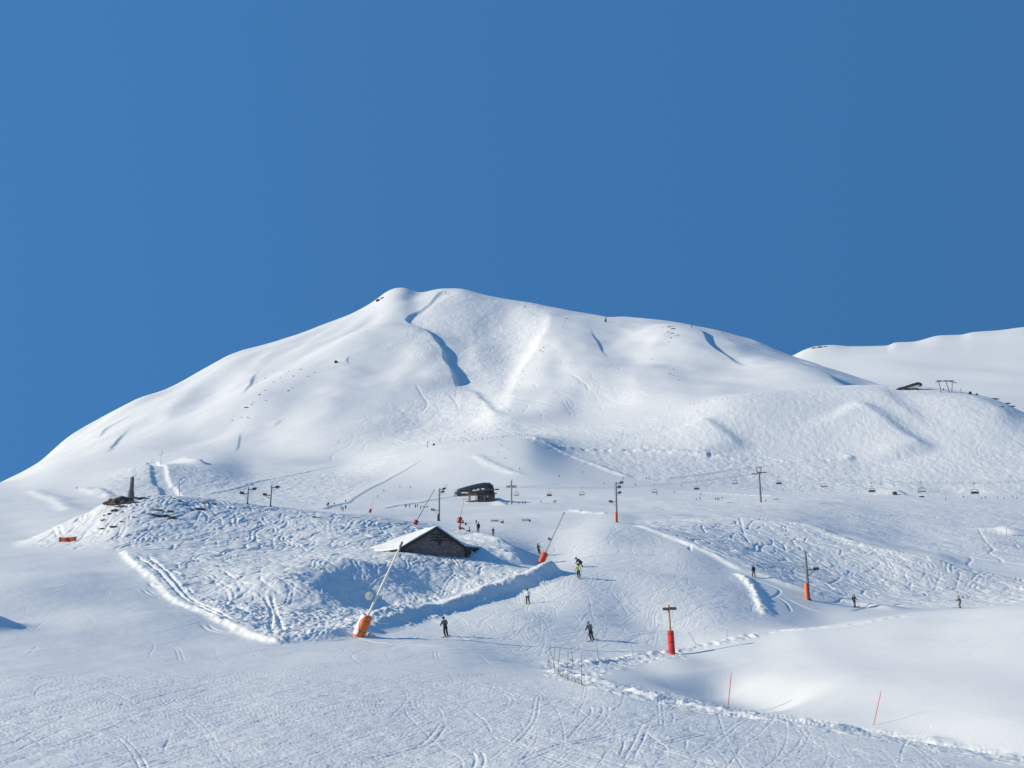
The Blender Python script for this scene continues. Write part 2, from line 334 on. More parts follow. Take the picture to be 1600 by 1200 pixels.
add(M_pisteL, lambda x, y: 0.010*fbm(x, y, 0.9, 2, 24)+0.006*carve(x, y, 60, 5.0, 0.6, 25)+0.05*fbm(x, y, 4.5, 2, 26))
add(M_pisteC, lambda x, y: 0.014*fbm(x, y, 1.2, 2, 27)+0.009*carve(x, y, 70, 6.0, 0.7, 28)+0.009*carve(x, y, 20, 5.0, 0.7, 29)+0.022*carve(x, y, 45, 9.0, 1.3, 33))
add(M_wedge, lambda x, y: 0.07*fbm(x, y, 0.9, 3, 30)+0.04*carve(x, y, 55, 3.5, 0.9, 31)+0.035*carve(x, y, -20, 3.0, 0.9, 32))
add(M_lump, lambda x, y: 0.13*np.maximum(fbm(x, y, 0.8, 3, 34), -0.2)+0.1*np.abs(noise(x/0.5, y/0.5, 35)))
add(M_shelf, lambda x, y: 0.09*fbm(x, y, 1.3, 3, 36)+0.05*carve(x, y, -50, 3.5, 0.9, 37))
add(M_mound, lambda x, y: 0.06*fbm(x, y, 1.2, 3, 38)+0.06*carve(x, y, 35, 5.0, 1.3, 39)+0.05*carve(x, y, 75, 4.0, 1.3, 41))
add(M_hill, lambda x, y: 0.06*fbm(x, y, 1.3, 3, 42)+0.07*carve(x, y, -38, 6.0, 1.4, 43)+0.06*carve(x, y, -70, 5.0, 1.4, 44))
add(M_plat, lambda x, y: 0.10*fbm(x, y, 4, 3, 46)+0.14*aniso(x, y, -20, 22, 4.5, 47)+0.10*carve(x, y, -30, 22, 5, 48))
add(M_edge, lambda x, y: 0.03*fbm(x, y, 0.45, 3, 64))
add(np.clip(M_lump+0.0, 0, 1), lambda x, y: 0.05*carve(x, y, 25, 2.2, 0.5, 65)+0.04*fbm(x, y, 0.45, 2, 66))
add(M_bank, lambda x, y: 0.045*fbm(x, y, 0.4, 3, 50)+0.05*carve(x, y, -28, 3.5, 0.4, 51))
M_bowlR = inpoly([(1060,1030),(1200,995),(1440,965),(1700,945),(1700,1180),(1300,1122),(1120,1090)], 6, (46, 92))
add(M_bowlR, lambda x, y: 0.018*aniso(x, y, 15, 3.5, 0.7, 61)+0.03*fbm(x, y, 5, 3, 62))
add(M_mid, lambda x, y: 0.2*fbm(x, y, 3.6, 3, 52)+0.10*carve(x, y, 65, 14, 6, 53))
add(M_midh, lambda x, y: 0.15*fbm(x, y, 3.4, 3, 54)+0.13*carve(x, y, -60, 18, 6, 55))
add(M_bowl, lambda x, y: 0.30*fbm(x, y, 10, 3, 57)+0.10*carve(x, y, 80, 35, 12, 58))
# ------------------------------------------------------------------ individual ski tracks
DI = lambda y: np.interp(y, D, np.arange(ND))
UI = lambda u: np.interp(u, U, np.arange(NU))
G = np.zeros((ND, NU), np.float32); Rm = np.zeros((ND, NU), np.float32)
def track(P, w, depth, rim=0.5):
    """groove along polyline P (x,y), half width w"""
    P = np.asarray(P)
    seg = np.linalg.norm(np.diff(P, axis=0), axis=1); cum = np.concatenate([[0], np.cumsum(seg)])
    n = max(3, int(cum[-1]/(w*0.9))); s = np.linspace(0, cum[-1], n)
    x = np.interp(s, cum, P[:, 0]); y = np.interp(s, cum, P[:, 1])
    ok = (y > 8) & (y < 1900); x, y, s = x[ok], y[ok], s[ok]
    if len(x) < 3: return
    end = np.clip(np.minimum(s, cum[-1]-s)/(w*8), 0, 1)
    R = w*2.3
    ym = y.mean(); jc = DI(y); ic = UI(x/y)
    j0 = int(jc.mean()); dd = D[min(j0+1, ND-1)]-D[max(j0, 0)]
    ii = int(np.clip(ic.mean(), 1, NU-2)); du = (U[ii+1]-U[ii])*ym
    kj = min(int(R/dd)+1, 14); ki = min(int(R/du)+1, 18)
    oj, oi = np.meshgrid(np.arange(-kj, kj+1), np.arange(-ki, ki+1), indexing='ij')
    J = (np.round(jc)[:, None]+oj.ravel()[None]).astype(int); I = (np.round(ic)[:, None]+oi.ravel()[None]).astype(int)
    g = (J >= 0) & (J < ND) & (I >= 0) & (I < NU)
    J = np.clip(J, 0, ND-1); I = np.clip(I, 0, NU-1)
    dx = X[J, I]-x[:, None]; dy = D[J]-y[:, None]
    r = np.sqrt(dx*dx+dy*dy)/w
    e = end[:, None]*g
    a = depth*np.exp(-r**4)*e
    b = depth*rim*np.exp(-((r-1.45)/0.4)**2)*e
    np.maximum.at(G, (J, I), a.astype(np.float32)); np.maximum.at(Rm, (J, I), b.astype(np.float32))
def wander(x, y, ang, L, amp, wav, curve=0.0, n=40):
    s = np.linspace(0, L, n); a = math.radians(ang); ph = random.uniform(0, 6.28)
    th = a+curve*s/L+amp*np.sin(s/wav*6.283+ph)
    ds = L/n
    return np.stack([x+np.cumsum(np.cos(th))*ds, y+np.cumsum(np.sin(th))*ds], 1)
def scatter(n, poly_px, angs, Ls, amp, wav, w, depth, pair=0.0, curve=0.6, dmin=0):
    xs = [p[0] for p in poly_px]; ys = [p[1] for p in poly_px]
    def ins(px, py):
        c = False; m = len(poly_px)
        for k in range(m):
            x0, y0 = poly_px[k]; x1, y1 = poly_px[(k+1) % m]
            if (y0 > py) != (y1 > py) and px < (x1-x0)*(py-y0)/(y1-y0)+x0: c = not c
        return c
    k = 0; tries = 0
    while k < n and tries < n*8:
        tries += 1
        px = random.uniform(min(xs), max(xs)); py = random.uniform(min(ys), max(ys))
        if not ins(px, py): continue
        k += 1
        x, y = ray_hit(px, py, None, dmin)
        a = random.choice(angs)+random.gauss(0, 14)
        L = random.uniform(*Ls)
        P = wander(x, y, a, L, random.uniform(0, amp), random.uniform(*wav), random.uniform(-curve, curve))
        dp = depth*random.uniform(0.5, 1.3); ww = w*random.uniform(0.8, 1.25)
        track(P, ww, dp)
        if random.random() < pair:
            t = np.gradient(P, axis=0); t /= np.linalg.norm(t, axis=1)[:, None]+1e-9
            track(P+np.stack([-t[:, 1], t[:, 0]], 1)*(ww*3.0+0.1), ww, dp)

# angles: 0 = to the right, -90 = towards the viewer
FG = [(-150,1195),(-150,1055),(400,1058),(850,1066),(950,1090),(1100,1125),(1300,1150),(1600,1200),(1600,1230),(0,1230)]
scatter(480, FG, [18, 26, 34, 42, -30, 75], (4, 20), 0.05, (8, 20), 0.042, 0.02, 0.55, 0.25)
scatter(60, FG, [60, 100, 120], (2, 7), 0.15, (5, 9), 0.05, 0.022, 0.3, 0.3)
scatter(40, [(560,1195),(620,1080),(900,1080),(1100,1195)], [-35, -60, 70, 100], (3, 10), 0.12, (6, 12), 0.055, 0.035, 0.4, 0.35)
for pts in ([(0,1185),(120,1130),(260,1085),(330,1068)], [(0,1200),(150,1140),(280,1095),(340,1072)]):
    track(resample([ray_hit(*p) for p in pts], 0.5), 0.06, 0.022)
PL = [(-100,870),(190,868),(330,975),(440,1016),(850,1035),(850,1050),(-100,1040)]
scatter(150, PL, [60, 40, 20, 110], (3, 14), 0.15, (6, 14), 0.07, 0.018, 0.4, 0.4)
PC = [(640,1000),(760,955),(880,905),(800,850),(720,825),(960,815),(1080,868),(1150,898),(1185,965),(1050,1010),(860,1030)]
scatter(700, PC, [60, 75, 95, 40, 25], (2, 10), 0.2, (6, 14), 0.09, 0.028, 0.4, 0.5)
scatter(60, [(720,825),(960,815),(1060,850),(900,890)], [60, 20, 5], (5, 20), 0.4, (8, 20), 0.14, 0.04, 0.3)
WD = [(215,868),(262,920),(330,958),(440,1004),(560,985),(700,930),(790,905),(740,872),(560,868),(380,870)]
scatter(210, WD, [60, 100, 20, -20, 140], (2, 11), 0.7, (4, 10), 0.15, 0.10, 0.5)
for pts in ([(215,868),(260,905),(310,945),(345,962)], [(232,870),(275,908),(330,950),(365,968)], [(420,985),(425,955),(412,925)], [(445,985),(430,950),(424,920)], [(345,890),(368,905)], [(330,945),(370,935),(400,910)]):
    track(resample([ray_hit(*p) for p in pts], 0.5), 0.22, 0.18, 0.7)
MO = [(40,850),(120,812),(240,780),(330,786),(450,798),(640,820),(700,850),(560,862),(200,862)]
scatter(420, MO, [45, 60, 30, 75, 100], (3, 12), 0.5, (5, 12), 0.22, 0.15, 0.35)
HI = [(1000,818),(1130,806),(1230,814),(1330,848),(1460,878),(1620,908),(1620,945),(1440,942),(1300,932),(1190,892),(1060,848)]
scatter(380, HI, [-35, -50, -65, -20, 60], (4, 18), 0.5, (6, 14), 0.24, 0.15, 0.35)
for pts in ([(1300,885),(1313,895),(1310,905),(1295,912)], [(1330,900),(1355,893),(1375,880),(1360,872)], [(1435,888),(1452,898),(1462,912)], [(1210,842),(1225,852),(1228,865)], [(1150,808),(1160,825),(1172,850)]):
    track(resample([ray_hit(*p) for p in pts], 0.8), 0.28, 0.15, 0.7)
PT = [(1250,790),(1620,800),(1620,900),(1480,880),(1300,830)]
scatter(110, PT, [-25, -15, -40], (10, 45), 0.25, (15, 40), 0.5, 0.16, 0.2)
for pts in ([(1528,825),(1540,845),(1552,858),(1546,864),(1562,873),(1566,880)], [(1510,868),(1518,874),(1512,882),(1524,888)], [(1586,848),(1597,860)]):
    track(resample([ray_hit(*p) for p in pts], 1.0), 0.5, 0.22, 0.6)
# shallow rut lines around the hump on the right and the path to the shelf
for pts in ([(1165,902),(1185,908),(1218,922),(1205,934)], [(1208,930),(1228,942),(1236,956)], [(1280,940),(1310,940),(1328,934)], [(1218,930),(1260,950),(1290,958)], [(1330,955),(1400,945),(1500,938)]):
    track(resample([ray_hit(*p) for p in pts], 0.6), 0.2, 0.12, 0.6)
MD = [(170,745),(300,732),(420,745),(620,715),(520,780),(300,790)]
scatter(180, MD, [60, 30, 90], (12, 50), 0.5, (15, 35), 0.8, 0.2, 0.2, dmin=330)
MH = [(860,695),(1000,660),(1150,620),(1390,608),(1560,640),(1600,760),(1240,765),(1000,745)]
scatter(340, MH, [-60, -45, -80, -110], (15, 70), 0.5, (20, 50), 0.8, 0.12, 0.2, dmin=430)
MB = [(640,510),(690,462),(850,480),(850,520),(790,600),(800,670),(640,690),(560,680),(600,620),(720,600)]
scatter(260, MB, [-80, -100, -60, -120], (40, 190), 0.7, (40, 90), 1.6, 0.28, 0.1, dmin=700)
scatter(50, [(840,540),(960,560),(1000,620),(880,650)], [-50, -70, -90], (40, 140), 0.7, (50, 100), 1.6, 0.25, 0.1, dmin=700)
for pts in ([(650,600),(660,618),(668,632),(655,648)], [(668,590),(690,600),(712,606)], [(702,615),(712,628),(718,640)], [(890,585),(905,592),(909,602)], [(897,592),(915,600),(921,612)]):
    track(resample([ray_hit(p[0], p[1], None, 700) for p in pts], 8), 2.0, 0.7, 0.8)
Z += np.where(G > 0, 0, Rm)-G
del G, Rm
# ------------------------------------------------------------------ materials
def new_mat(name):
    m = bpy.data.materials.new(name); m.use_nodes = True
    nt = m.node_tree; b = nt.nodes['Principled BSDF']
    return m, nt, b
def L(nt, a, b): nt.links.new(a, b)
def mat(name, rgb, rough=0.6, metal=0.0, var=0.12, scale=3.0, bump=0.0, spec=0.5, dark=None):
    """plain painted / cloth / wood material with a little wear and unevenness"""
    m, nt, b = new_mat(name)
    tc = nt.nodes.new('ShaderNodeTexCoord'); n = nt.nodes.new('ShaderNodeTexNoise')
    n.inputs['Scale'].default_value = scale; n.inputs['Detail'].default_value = 5
    L(nt, tc.outputs['Object'], n.inputs['Vector'])
    r = nt.nodes.new('ShaderNodeValToRGB')
    lo = dark or [c*(1-var*1.6) for c in rgb]; hi = [min(1, c*(1+var)) for c in rgb]
    r.color_ramp.elements[0].position = 0.3; r.color_ramp.elements[1].position = 0.7
    r.color_ramp.elements[0].color = (*lo, 1); r.color_ramp.elements[1].color = (*hi, 1)
    L(nt, n.outputs['Fac'], r.inputs['Fac']); L(nt, r.outputs['Color'], b.inputs['Base Color'])
    b.inputs['Roughness'].default_value = rough; b.inputs['Metallic'].default_value = metal
    b.inputs['Specular IOR Level'].default_value = spec
    if bump:
        bp = nt.nodes.new('ShaderNodeBump'); bp.inputs['Strength'].default_value = bump; bp.inputs['Distance'].default_value = 0.05
        L(nt, n.outputs['Fac'], bp.inputs['Height']); L(nt, bp.outputs['Normal'], b.inputs['Normal'])
    return m
def snow_mat(name, s1, d1, s2, d2, st=0.6):
    m, nt, b = new_mat(name)
    g = nt.nodes.new('ShaderNodeNewGeometry')
    n1 = nt.nodes.new('ShaderNodeTexNoise'); n1.inputs['Scale'].default_value = s1; n1.inputs['Detail'].default_value = 4
    mp = nt.nodes.new('ShaderNodeMapping'); mp.inputs['Rotation'].default_value = (0, 0, 0.7); mp.inputs['Scale'].default_value = (1, 3.2, 1)
    L(nt, g.outputs['Position'], mp.inputs['Vector'])
    n2 = nt.nodes.new('ShaderNodeTexNoise'); n2.inputs['Scale'].default_value = s2; n2.inputs['Detail'].default_value = 3
    L(nt, g.outputs['Position'], n1.inputs['Vector']); L(nt, mp.outputs['Vector'], n2.inputs['Vector'])
    b1 = nt.nodes.new('ShaderNodeBump'); b1.inputs['Strength'].default_value = st; b1.inputs['Distance'].default_value = d1
    b2 = nt.nodes.new('ShaderNodeBump'); b2.inputs['Strength'].default_value = st; b2.inputs['Distance'].default_value = d2
    L(nt, n1.outputs['Fac'], b1.inputs['Height']); L(nt, n2.outputs['Fac'], b2.inputs['Height'])
    L(nt, b1.outputs['Normal'], b2.inputs['Normal']); L(nt, b2.outputs['Normal'], b.inputs['Normal'])
    b.inputs['Base Color'].default_value = (0.83, 0.835, 0.805, 1)
    b.inputs['Roughness'].default_value = 0.62; b.inputs['Specular IOR Level'].default_value = 0.25
    return m
SNOW_NEAR = snow_mat('snow_packed', 9.0, 0.02, 3.5, 0.03)
SNOW_FAR = snow_mat('snow_windblown', 0.16, 0.5, 0.05, 1.2, 0.5)
# ------------------------------------------------------------------ terrain meshes
def grid_mesh(name, Xa, Ya, Za, material, kind='structure'):
    n, m = Xa.shape
    me = bpy.data.meshes.new(name)
    co = np.stack([Xa, Ya, Za], -1).reshape(-1, 3).astype(np.float32)
    idx = np.arange(n*m, dtype=np.int32).reshape(n, m)
    q = np.stack([idx[:-1, :-1], idx[:-1, 1:], idx[1:, 1:], idx[1:, :-1]], -1).reshape(-1, 4)
    me.vertices.add(len(co)); me.vertices.foreach_set('co', co.ravel())
    me.loops.add(q.size); me.loops.foreach_set('vertex_index', q.ravel())
    me.polygons.add(len(q)); me.polygons.foreach_set('loop_start', np.arange(0, q.size, 4, dtype=np.int32))
    me.update(calc_edges=True)
    me.polygons.foreach_set('use_smooth', np.ones(len(q), bool))
    me.materials.append(material)
    o = bpy.data.objects.new(name, me); COL.objects.link(o)
    if kind: o['kind'] = kind
    return o
JS = int(np.searchsorted(D, 690.0))
SN = slice(0, JS+1); SF = slice(JS, ND)
grid_mesh('snow_field', X[SN], Y[SN], Z[SN], SNOW_NEAR)
grid_mesh('mountain', X[SF], Y[SF], Z[SF], SNOW_FAR)
# far ridge on the right
def far_ridge():
    sky = [(900,600),(1150,580),(1235,557),(1258,546),(1275,541),(1300,539),(1330,541),(1385,540),(1400,535),(1425,534),(1470,524),(1500,523),(1520,519),(1560,516),(1600,511),(1700,505),(1900,500),(2400,520)]
    base = [(900,640),(1300,640),(1500,622),(1560,618),(1600,640),(1800,650),(2400,660)]
    pxs = np.arange(900, 2400, 3.0); n = 160
    sy = pchip(np.array([p[0] for p in sky], float), np.array([p[1] for p in sky], float), pxs)
    t = np.linspace(-0.25, 1.0, n)
    d0, d1 = 1500.0, 3300.0
    Dm = np.exp(np.log(d0)+(np.log(d1)-np.log(d0))*np.clip(t, -0.3, 1))[:, None]*np.ones((1, len(pxs)))
    by = 655.0
    s = np.clip(t, 0, 1)[:, None]
    ss = np.convolve(np.pad(sy, 60, mode='edge'), np.ones(121)/121, mode='valid')
    py = by+(ss[None]-by)*(0.25*s+0.75*s**1.3)+(sy-ss)[None]*s**16
    py = np.where(t[:, None] < 0, by+(-t[:, None])*900, py)
    u, w = px2uw(pxs[None]*np.ones((n, 1)), py)
    Xr, Yr, Zr = u*Dm, Dm, w*Dm
    gf = sstep(-0.1, 0.2, t)[:, None]*(1-sstep(0.93, 1.0, t))[:, None]
    Zr = Zr+gf*(7*fbm(Xr, Yr, 520, 3, 70)+3*aniso(Xr, Yr, 20, 700, 200, 73))
    back = np.stack([Xr[-1]*1.3, Yr[-1]*1.3, Zr[-1]*0.4])
    Xr = np.vstack([Xr, back[0]]); Yr = np.vstack([Yr, back[1]]); Zr = np.vstack([Zr, back[2]])
    grid_mesh('far_ridge', Xr, Yr, Zr, SNOW_FAR)
    return Xr, Yr, Zr
RX, RY, RZ = far_ridge()
# ------------------------------------------------------------------ camera, sun, sky
cam = bpy.data.cameras.new('camera'); co = bpy.data.objects.new('camera', cam); COL.objects.link(co)
cam.sensor_width = 36; cam.lens = 36*F/1600; cam.clip_start = 0.5; cam.clip_end = 20000
co.rotation_euler = (math.pi/2+PITCH, 0, 0); SC.camera = co
SUN_EL = 23.5; SUN_AZ = 188.0      # degrees counter-clockwise from +x: the sun stands to the left, a touch behind the viewer
s = Vector((math.cos(math.radians(SUN_EL))*math.cos(math.radians(SUN_AZ)), math.cos(math.radians(SUN_EL))*math.sin(math.radians(SUN_AZ)), math.sin(math.radians(SUN_EL))))
sd = bpy.data.lights.new('sun', 'SUN'); sd.energy = 4.35; sd.angle = math.radians(0.5); sd.color = (1.0, 0.90, 0.71)
so = bpy.data.objects.new('sun', sd); COL.objects.link(so); so.rotation_euler = s.to_track_quat('Z', 'Y').to_euler()
w = bpy.data.worlds.new('World'); SC.world = w; w.use_nodes = True
nt = w.node_tree; bg = nt.nodes['Background']
sky = nt.nodes.new('ShaderNodeTexSky'); sky.sky_type = 'NISHITA'; sky.sun_disc = False
sky.sun_elevation = math.radians(SUN_EL+8); sky.sun_rotation = math.radians(90-SUN_AZ); sky.altitude = 2300
sky.air_density = 1.0; sky.dust_density = 0.0; sky.ozone_density = 3.0
tc = nt.nodes.new('ShaderNodeTexCoord'); sp = nt.nodes.new('ShaderNodeSeparateXYZ'); cb = nt.nodes.new('ShaderNodeCombineXYZ')
L(nt, tc.outputs['Generated'], sp.inputs[0])
ab = nt.nodes.new('ShaderNodeMath'); ab.operation = 'MAXIMUM'; ab.inputs[1].default_value = 0.0; L(nt, sp.outputs['Z'], ab.inputs[0])
ad = nt.nodes.new('ShaderNodeMath'); ad.operation = 'MULTIPLY_ADD'; ad.inputs[1].default_value = 0.1; ad.inputs[2].default_value = 3.4; L(nt, ab.outputs[0], ad.inputs[0])
for a in 'XY': L(nt, sp.outputs[a], cb.inputs[a])
L(nt, ad.outputs[0], cb.inputs['Z'])
nm = nt.nodes.new('ShaderNodeVectorMath'); nm.operation = 'NORMALIZE'; L(nt, cb.outputs[0], nm.inputs[0]); L(nt, nm.outputs[0], sky.inputs['Vector'])
hs = nt.nodes.new('ShaderNodeHueSaturation'); hs.inputs['Saturation'].default_value = 1.13; hs.inputs['Hue'].default_value = 0.5
L(nt, sky.outputs['Color'], hs.inputs['Color'])
mx = nt.nodes.new('ShaderNodeMix'); mx.data_type = 'RGBA'; mx.blend_type = 'MULTIPLY'; mx.inputs['Factor'].default_value = 1.0
SKYT = (1.50, 2.10, 2.02)
mx.inputs['B'].default_value = (*SKYT, 1)
L(nt, hs.outputs['Color'], mx.inputs['A']); L(nt, mx.outputs['Result'], bg.inputs['Color'])
bg.inputs['Strength'].default_value = 0.12
SC.view_settings.view_transform = 'Standard'; SC.view_settings.look = 'None'; SC.view_settings.gamma = 1
SC.view_settings.exposure = 0.04
# ================================================================== objects
TAU = 2*math.pi
def at(px, py, d):
    u, w_ = px2uw(px, py); return Vector((u*d, d, w_*d))
def spot(px, py, dmin=0):
    x, y = ray_hit(px, py, None, dmin); return Vector((x, y, ground(x, y)))
class MB:
    def __init__(s): s.bm = bmesh.new()
    def tube(s, pts, r, n=8, cap=True):
        pts = [Vector(p) for p in pts]; rs = r if isinstance(r, (list, tuple)) else [r]*len(pts)
        rings = []
        for i, p in enumerate(pts):
            t = (pts[min(i+1, len(pts)-1)]-pts[max(i-1, 0)]).normalized()
            a = t.orthogonal().normalized() if i == 0 else (pa-t*pa.dot(t)).normalized()
            pa = a; b = t.cross(a)
            rings.append([s.bm.verts.new(p+(a*math.cos(k*TAU/n)+b*math.sin(k*TAU/n))*rs[i]) for k in range(n)])
        for i in range(len(rings)-1):
            for k in range(n): s.bm.faces.new((rings[i][k], rings[i][(k+1) % n], rings[i+1][(k+1) % n], rings[i+1][k]))
        if cap: s.bm.faces.new(rings[0][::-1]); s.bm.faces.new(rings[-1])
        return s
    def box(s, c, dim, M=None, bev=0.0):
        c = Vector(c); M = M or Matrix.Identity(3)
        vs = [s.bm.verts.new(c+M @ Vector((x*dim[0]/2, y*dim[1]/2, z*dim[2]/2))) for x in (-1, 1) for y in (-1, 1) for z in (-1, 1)]
        fs = [s.bm.faces.new([vs[i] for i in f]) for f in ((0, 1, 3, 2), (4, 6, 7, 5), (0, 4, 5, 1), (2, 3, 7, 6), (0, 2, 6, 4), (1, 5, 7, 3))]
        if bev:
            es = list({e for f in fs for e in f.edges})
            bmesh.ops.bevel(s.bm, geom=es, offset=bev, segments=2, affect='EDGES')
        return s
    def poly(s, pts, th=None):
        """prism: polygon pts thickened by vector th"""
        v = [s.bm.verts.new(Vector(p)) for p in pts]
        if th is None: s.bm.faces.new(v); return s
        th = Vector(th); w_ = [s.bm.verts.new(Vector(p)+th) for p in pts]; n = len(v)
        s.bm.faces.new(v[::-1]); s.bm.faces.new(w_)
        for i in range(n): s.bm.faces.new((v[i], v[(i+1) % n], w_[(i+1) % n], w_[i]))
        return s
    def blob(s, c, r, rough=0.25, sub=3, seed=0, sc=2.0):
        c = Vector(c); r = Vector(r) if not isinstance(r, (int, float)) else Vector((r, r, r))
        res = bmesh.ops.create_icosphere(s.bm, subdivisions=sub, radius=1)
        from mathutils import noise as mn
        for v in res['verts']:
            p = v.co.copy(); k = 1+rough*mn.noise(p*sc+Vector((seed*3.1, seed*1.7, seed)))+rough*0.5*mn.noise(p*sc*2.7+Vector((seed, 9, 4)))
            v.co = Vector((p.x*r.x*k, p.y*r.y*k, p.z*r.z*k))+c
        return s
    def build(s, name, material, parent=None, smooth=True, loc=None):
        bmesh.ops.recalc_face_normals(s.bm, faces=s.bm.faces)
        me = bpy.data.meshes.new(name); s.bm.to_mesh(me); s.bm.free()
        for p in me.polygons: p.use_smooth = smooth
        if smooth:
            try: me.set_sharp_from_angle(angle=math.radians(40))
            except Exception: pass
        for m in (material if isinstance(material, (list, tuple)) else [material]): me.materials.append(m)
        o = bpy.data.objects.new(name, me); COL.objects.link(o)
        if parent: o.parent = parent
        if loc is not None: o.location = loc
        return o
def tag(o, label, cat, group=None, kind=None):
    o['label'] = label; o['category'] = cat
    if group: o['group'] = group
    if kind: o['kind'] = kind
    return o
def empty(name, loc, label, cat, group=None, rz=0):
    o = bpy.data.objects.new(name, None); COL.objects.link(o); o.location = loc; o.rotation_euler = (0, 0, rz); o.empty_display_size = 0.3
    return tag(o, label, cat, group)
def kids(o): return [c for c in bpy.data.objects if c.parent == o]
def copy_tree(o, loc, label=None, group=None, rz=None, parent=None, scale=None):
    c = o.copy(); COL.objects.link(c)
    if parent is not None: c.parent = parent
    else:
        c.location = loc
        if rz is not None: c.rotation_euler = (0, 0, rz)
        if scale: c.scale = (scale,)*3
        if label: c['label'] = label
        if group: c['group'] = group
    for ch in kids(o): copy_tree(ch, None, parent=c)
    return c
# materials
ORANGE = mat('pad_orange', (0.90, 0.19, 0.03), 0.55, var=0.06, scale=2.5)
RED = mat('pad_red', (0.66, 0.035, 0.03), 0.5, var=0.12, scale=2.5)
DULLRED = mat('pad_dull_red', (0.45, 0.05, 0.04), 0.6, var=0.15, scale=2.5)
STEEL = mat('galvanised_steel', (0.17, 0.18, 0.19), 0.5, 0.3, var=0.12, scale=2)
DKSTEEL = mat('dark_steel', (0.06, 0.065, 0.075), 0.5, 0.3, var=0.15, scale=2)
LTSTEEL = mat('pale_steel', (0.34, 0.35, 0.36), 0.45, 0.3, var=0.08, scale=2)
WHITEP = mat('white_paint', (0.86, 0.80, 0.66), 0.5, var=0.06, scale=3)
YWOOD = mat('yellow_wood', (0.55, 0.30, 0.10), 0.65, var=0.18, scale=6)
BWOOD = mat('brown_board', (0.16, 0.11, 0.06), 0.7, var=0.2, scale=5)
DWOOD = mat('dark_timber', (0.045, 0.04, 0.042), 0.8, var=0.3, scale=5, bump=0.3)
ROCK = mat('rock', (0.22, 0.155, 0.11), 0.9, var=0.35, scale=2.2, bump=0.8, dark=(0.05, 0.045, 0.04))
DROCK = mat('dark_rock', (0.12, 0.105, 0.095), 0.9, var=0.35, scale=1.0, bump=0.8, dark=(0.04, 0.038, 0.036))
PILLAR = mat('pillar_stone', (0.22, 0.205, 0.185), 0.9, var=0.3, scale=3.5, bump=0.8, dark=(0.09, 0.085, 0.08))
BLACK = mat('black_cloth', (0.018, 0.018, 0.022), 0.8, var=0.2, scale=8)
NAVY = mat('navy_cloth', (0.03, 0.035, 0.055), 0.75, var=0.2, scale=8)
GREY = mat('grey_cloth', (0.055, 0.062, 0.075), 0.75, var=0.2, scale=8)
WHITEC = mat('white_cloth', (0.72, 0.73, 0.76), 0.7, var=0.05, scale=8)
YELLOWC = mat('yellow_cloth', (0.62, 0.72, 0.14), 0.7, var=0.08, scale=8)
KHAKI = mat('khaki_cloth', (0.20, 0.20, 0.13), 0.75, var=0.2, scale=8)
REDC = mat('red_cloth', (0.32, 0.03, 0.04), 0.75, var=0.15, scale=8)
OLIVE = mat('olive_cloth', (0.13, 0.10, 0.055), 0.75, var=0.2, scale=8)
SKIN = mat('skin', (0.46, 0.27, 0.19), 0.55, var=0.05, scale=6)
SNOWOBJ = snow_mat('snow_clump', 6.0, 0.03, 2.0, 0.05)
def stone_wall():
    m, nt, b = new_mat('rubble_wall')
    tc = nt.nodes.new('ShaderNodeTexCoord'); mp = nt.nodes.new('ShaderNodeMapping'); mp.inputs['Scale'].default_value = (1.9, 1.9, 4.2)
    L(nt, tc.outputs['Object'], mp.inputs['Vector'])
    v = nt.nodes.new('ShaderNodeTexVoronoi'); v.inputs['Scale'].default_value = 1.3; L(nt, mp.outputs['Vector'], v.inputs['Vector'])
    v2 = nt.nodes.new('ShaderNodeTexVoronoi'); v2.feature = 'DISTANCE_TO_EDGE'; v2.inputs['Scale'].default_value = 1.3; L(nt, mp.outputs['Vector'], v2.inputs['Vector'])
    r = nt.nodes.new('ShaderNodeValToRGB'); r.color_ramp.elements[0].color = (0.15, 0.12, 0.11, 1); r.color_ramp.elements[1].color = (0.36, 0.305, 0.28, 1)
    L(nt, v.outputs['Color'], r.inputs['Fac'])
    n = nt.nodes.new('ShaderNodeTexNoise'); n.inputs['Scale'].default_value = 0.7; n.inputs['Detail'].default_value = 4; L(nt, tc.outputs['Object'], n.inputs['Vector'])
    mx_ = nt.nodes.new('ShaderNodeMix'); mx_.data_type = 'RGBA'; mx_.blend_type = 'MULTIPLY'; mx_.inputs['Factor'].default_value = 0.6
    L(nt, r.outputs['Color'], mx_.inputs['A']); L(nt, n.outputs['Fac'], mx_.inputs['B'])
    L(nt, mx_.outputs['Result'], b.inputs['Base Color']); b.inputs['Roughness'].default_value = 0.9
    bp = nt.nodes.new('ShaderNodeBump'); bp.inputs['Distance'].default_value = 0.08; bp.inputs['Strength'].default_value = 1
    mr = nt.nodes.new('ShaderNodeMath'); mr.operation = 'MINIMUM'; mr.inputs[1].default_value = 0.12; L(nt, v2.outputs['Distance'], mr.inputs[0])
    L(nt, mr.outputs[0], bp.inputs['Height']); L(nt, bp.outputs['Normal'], b.inputs['Normal'])
    return m
STONE = stone_wall()
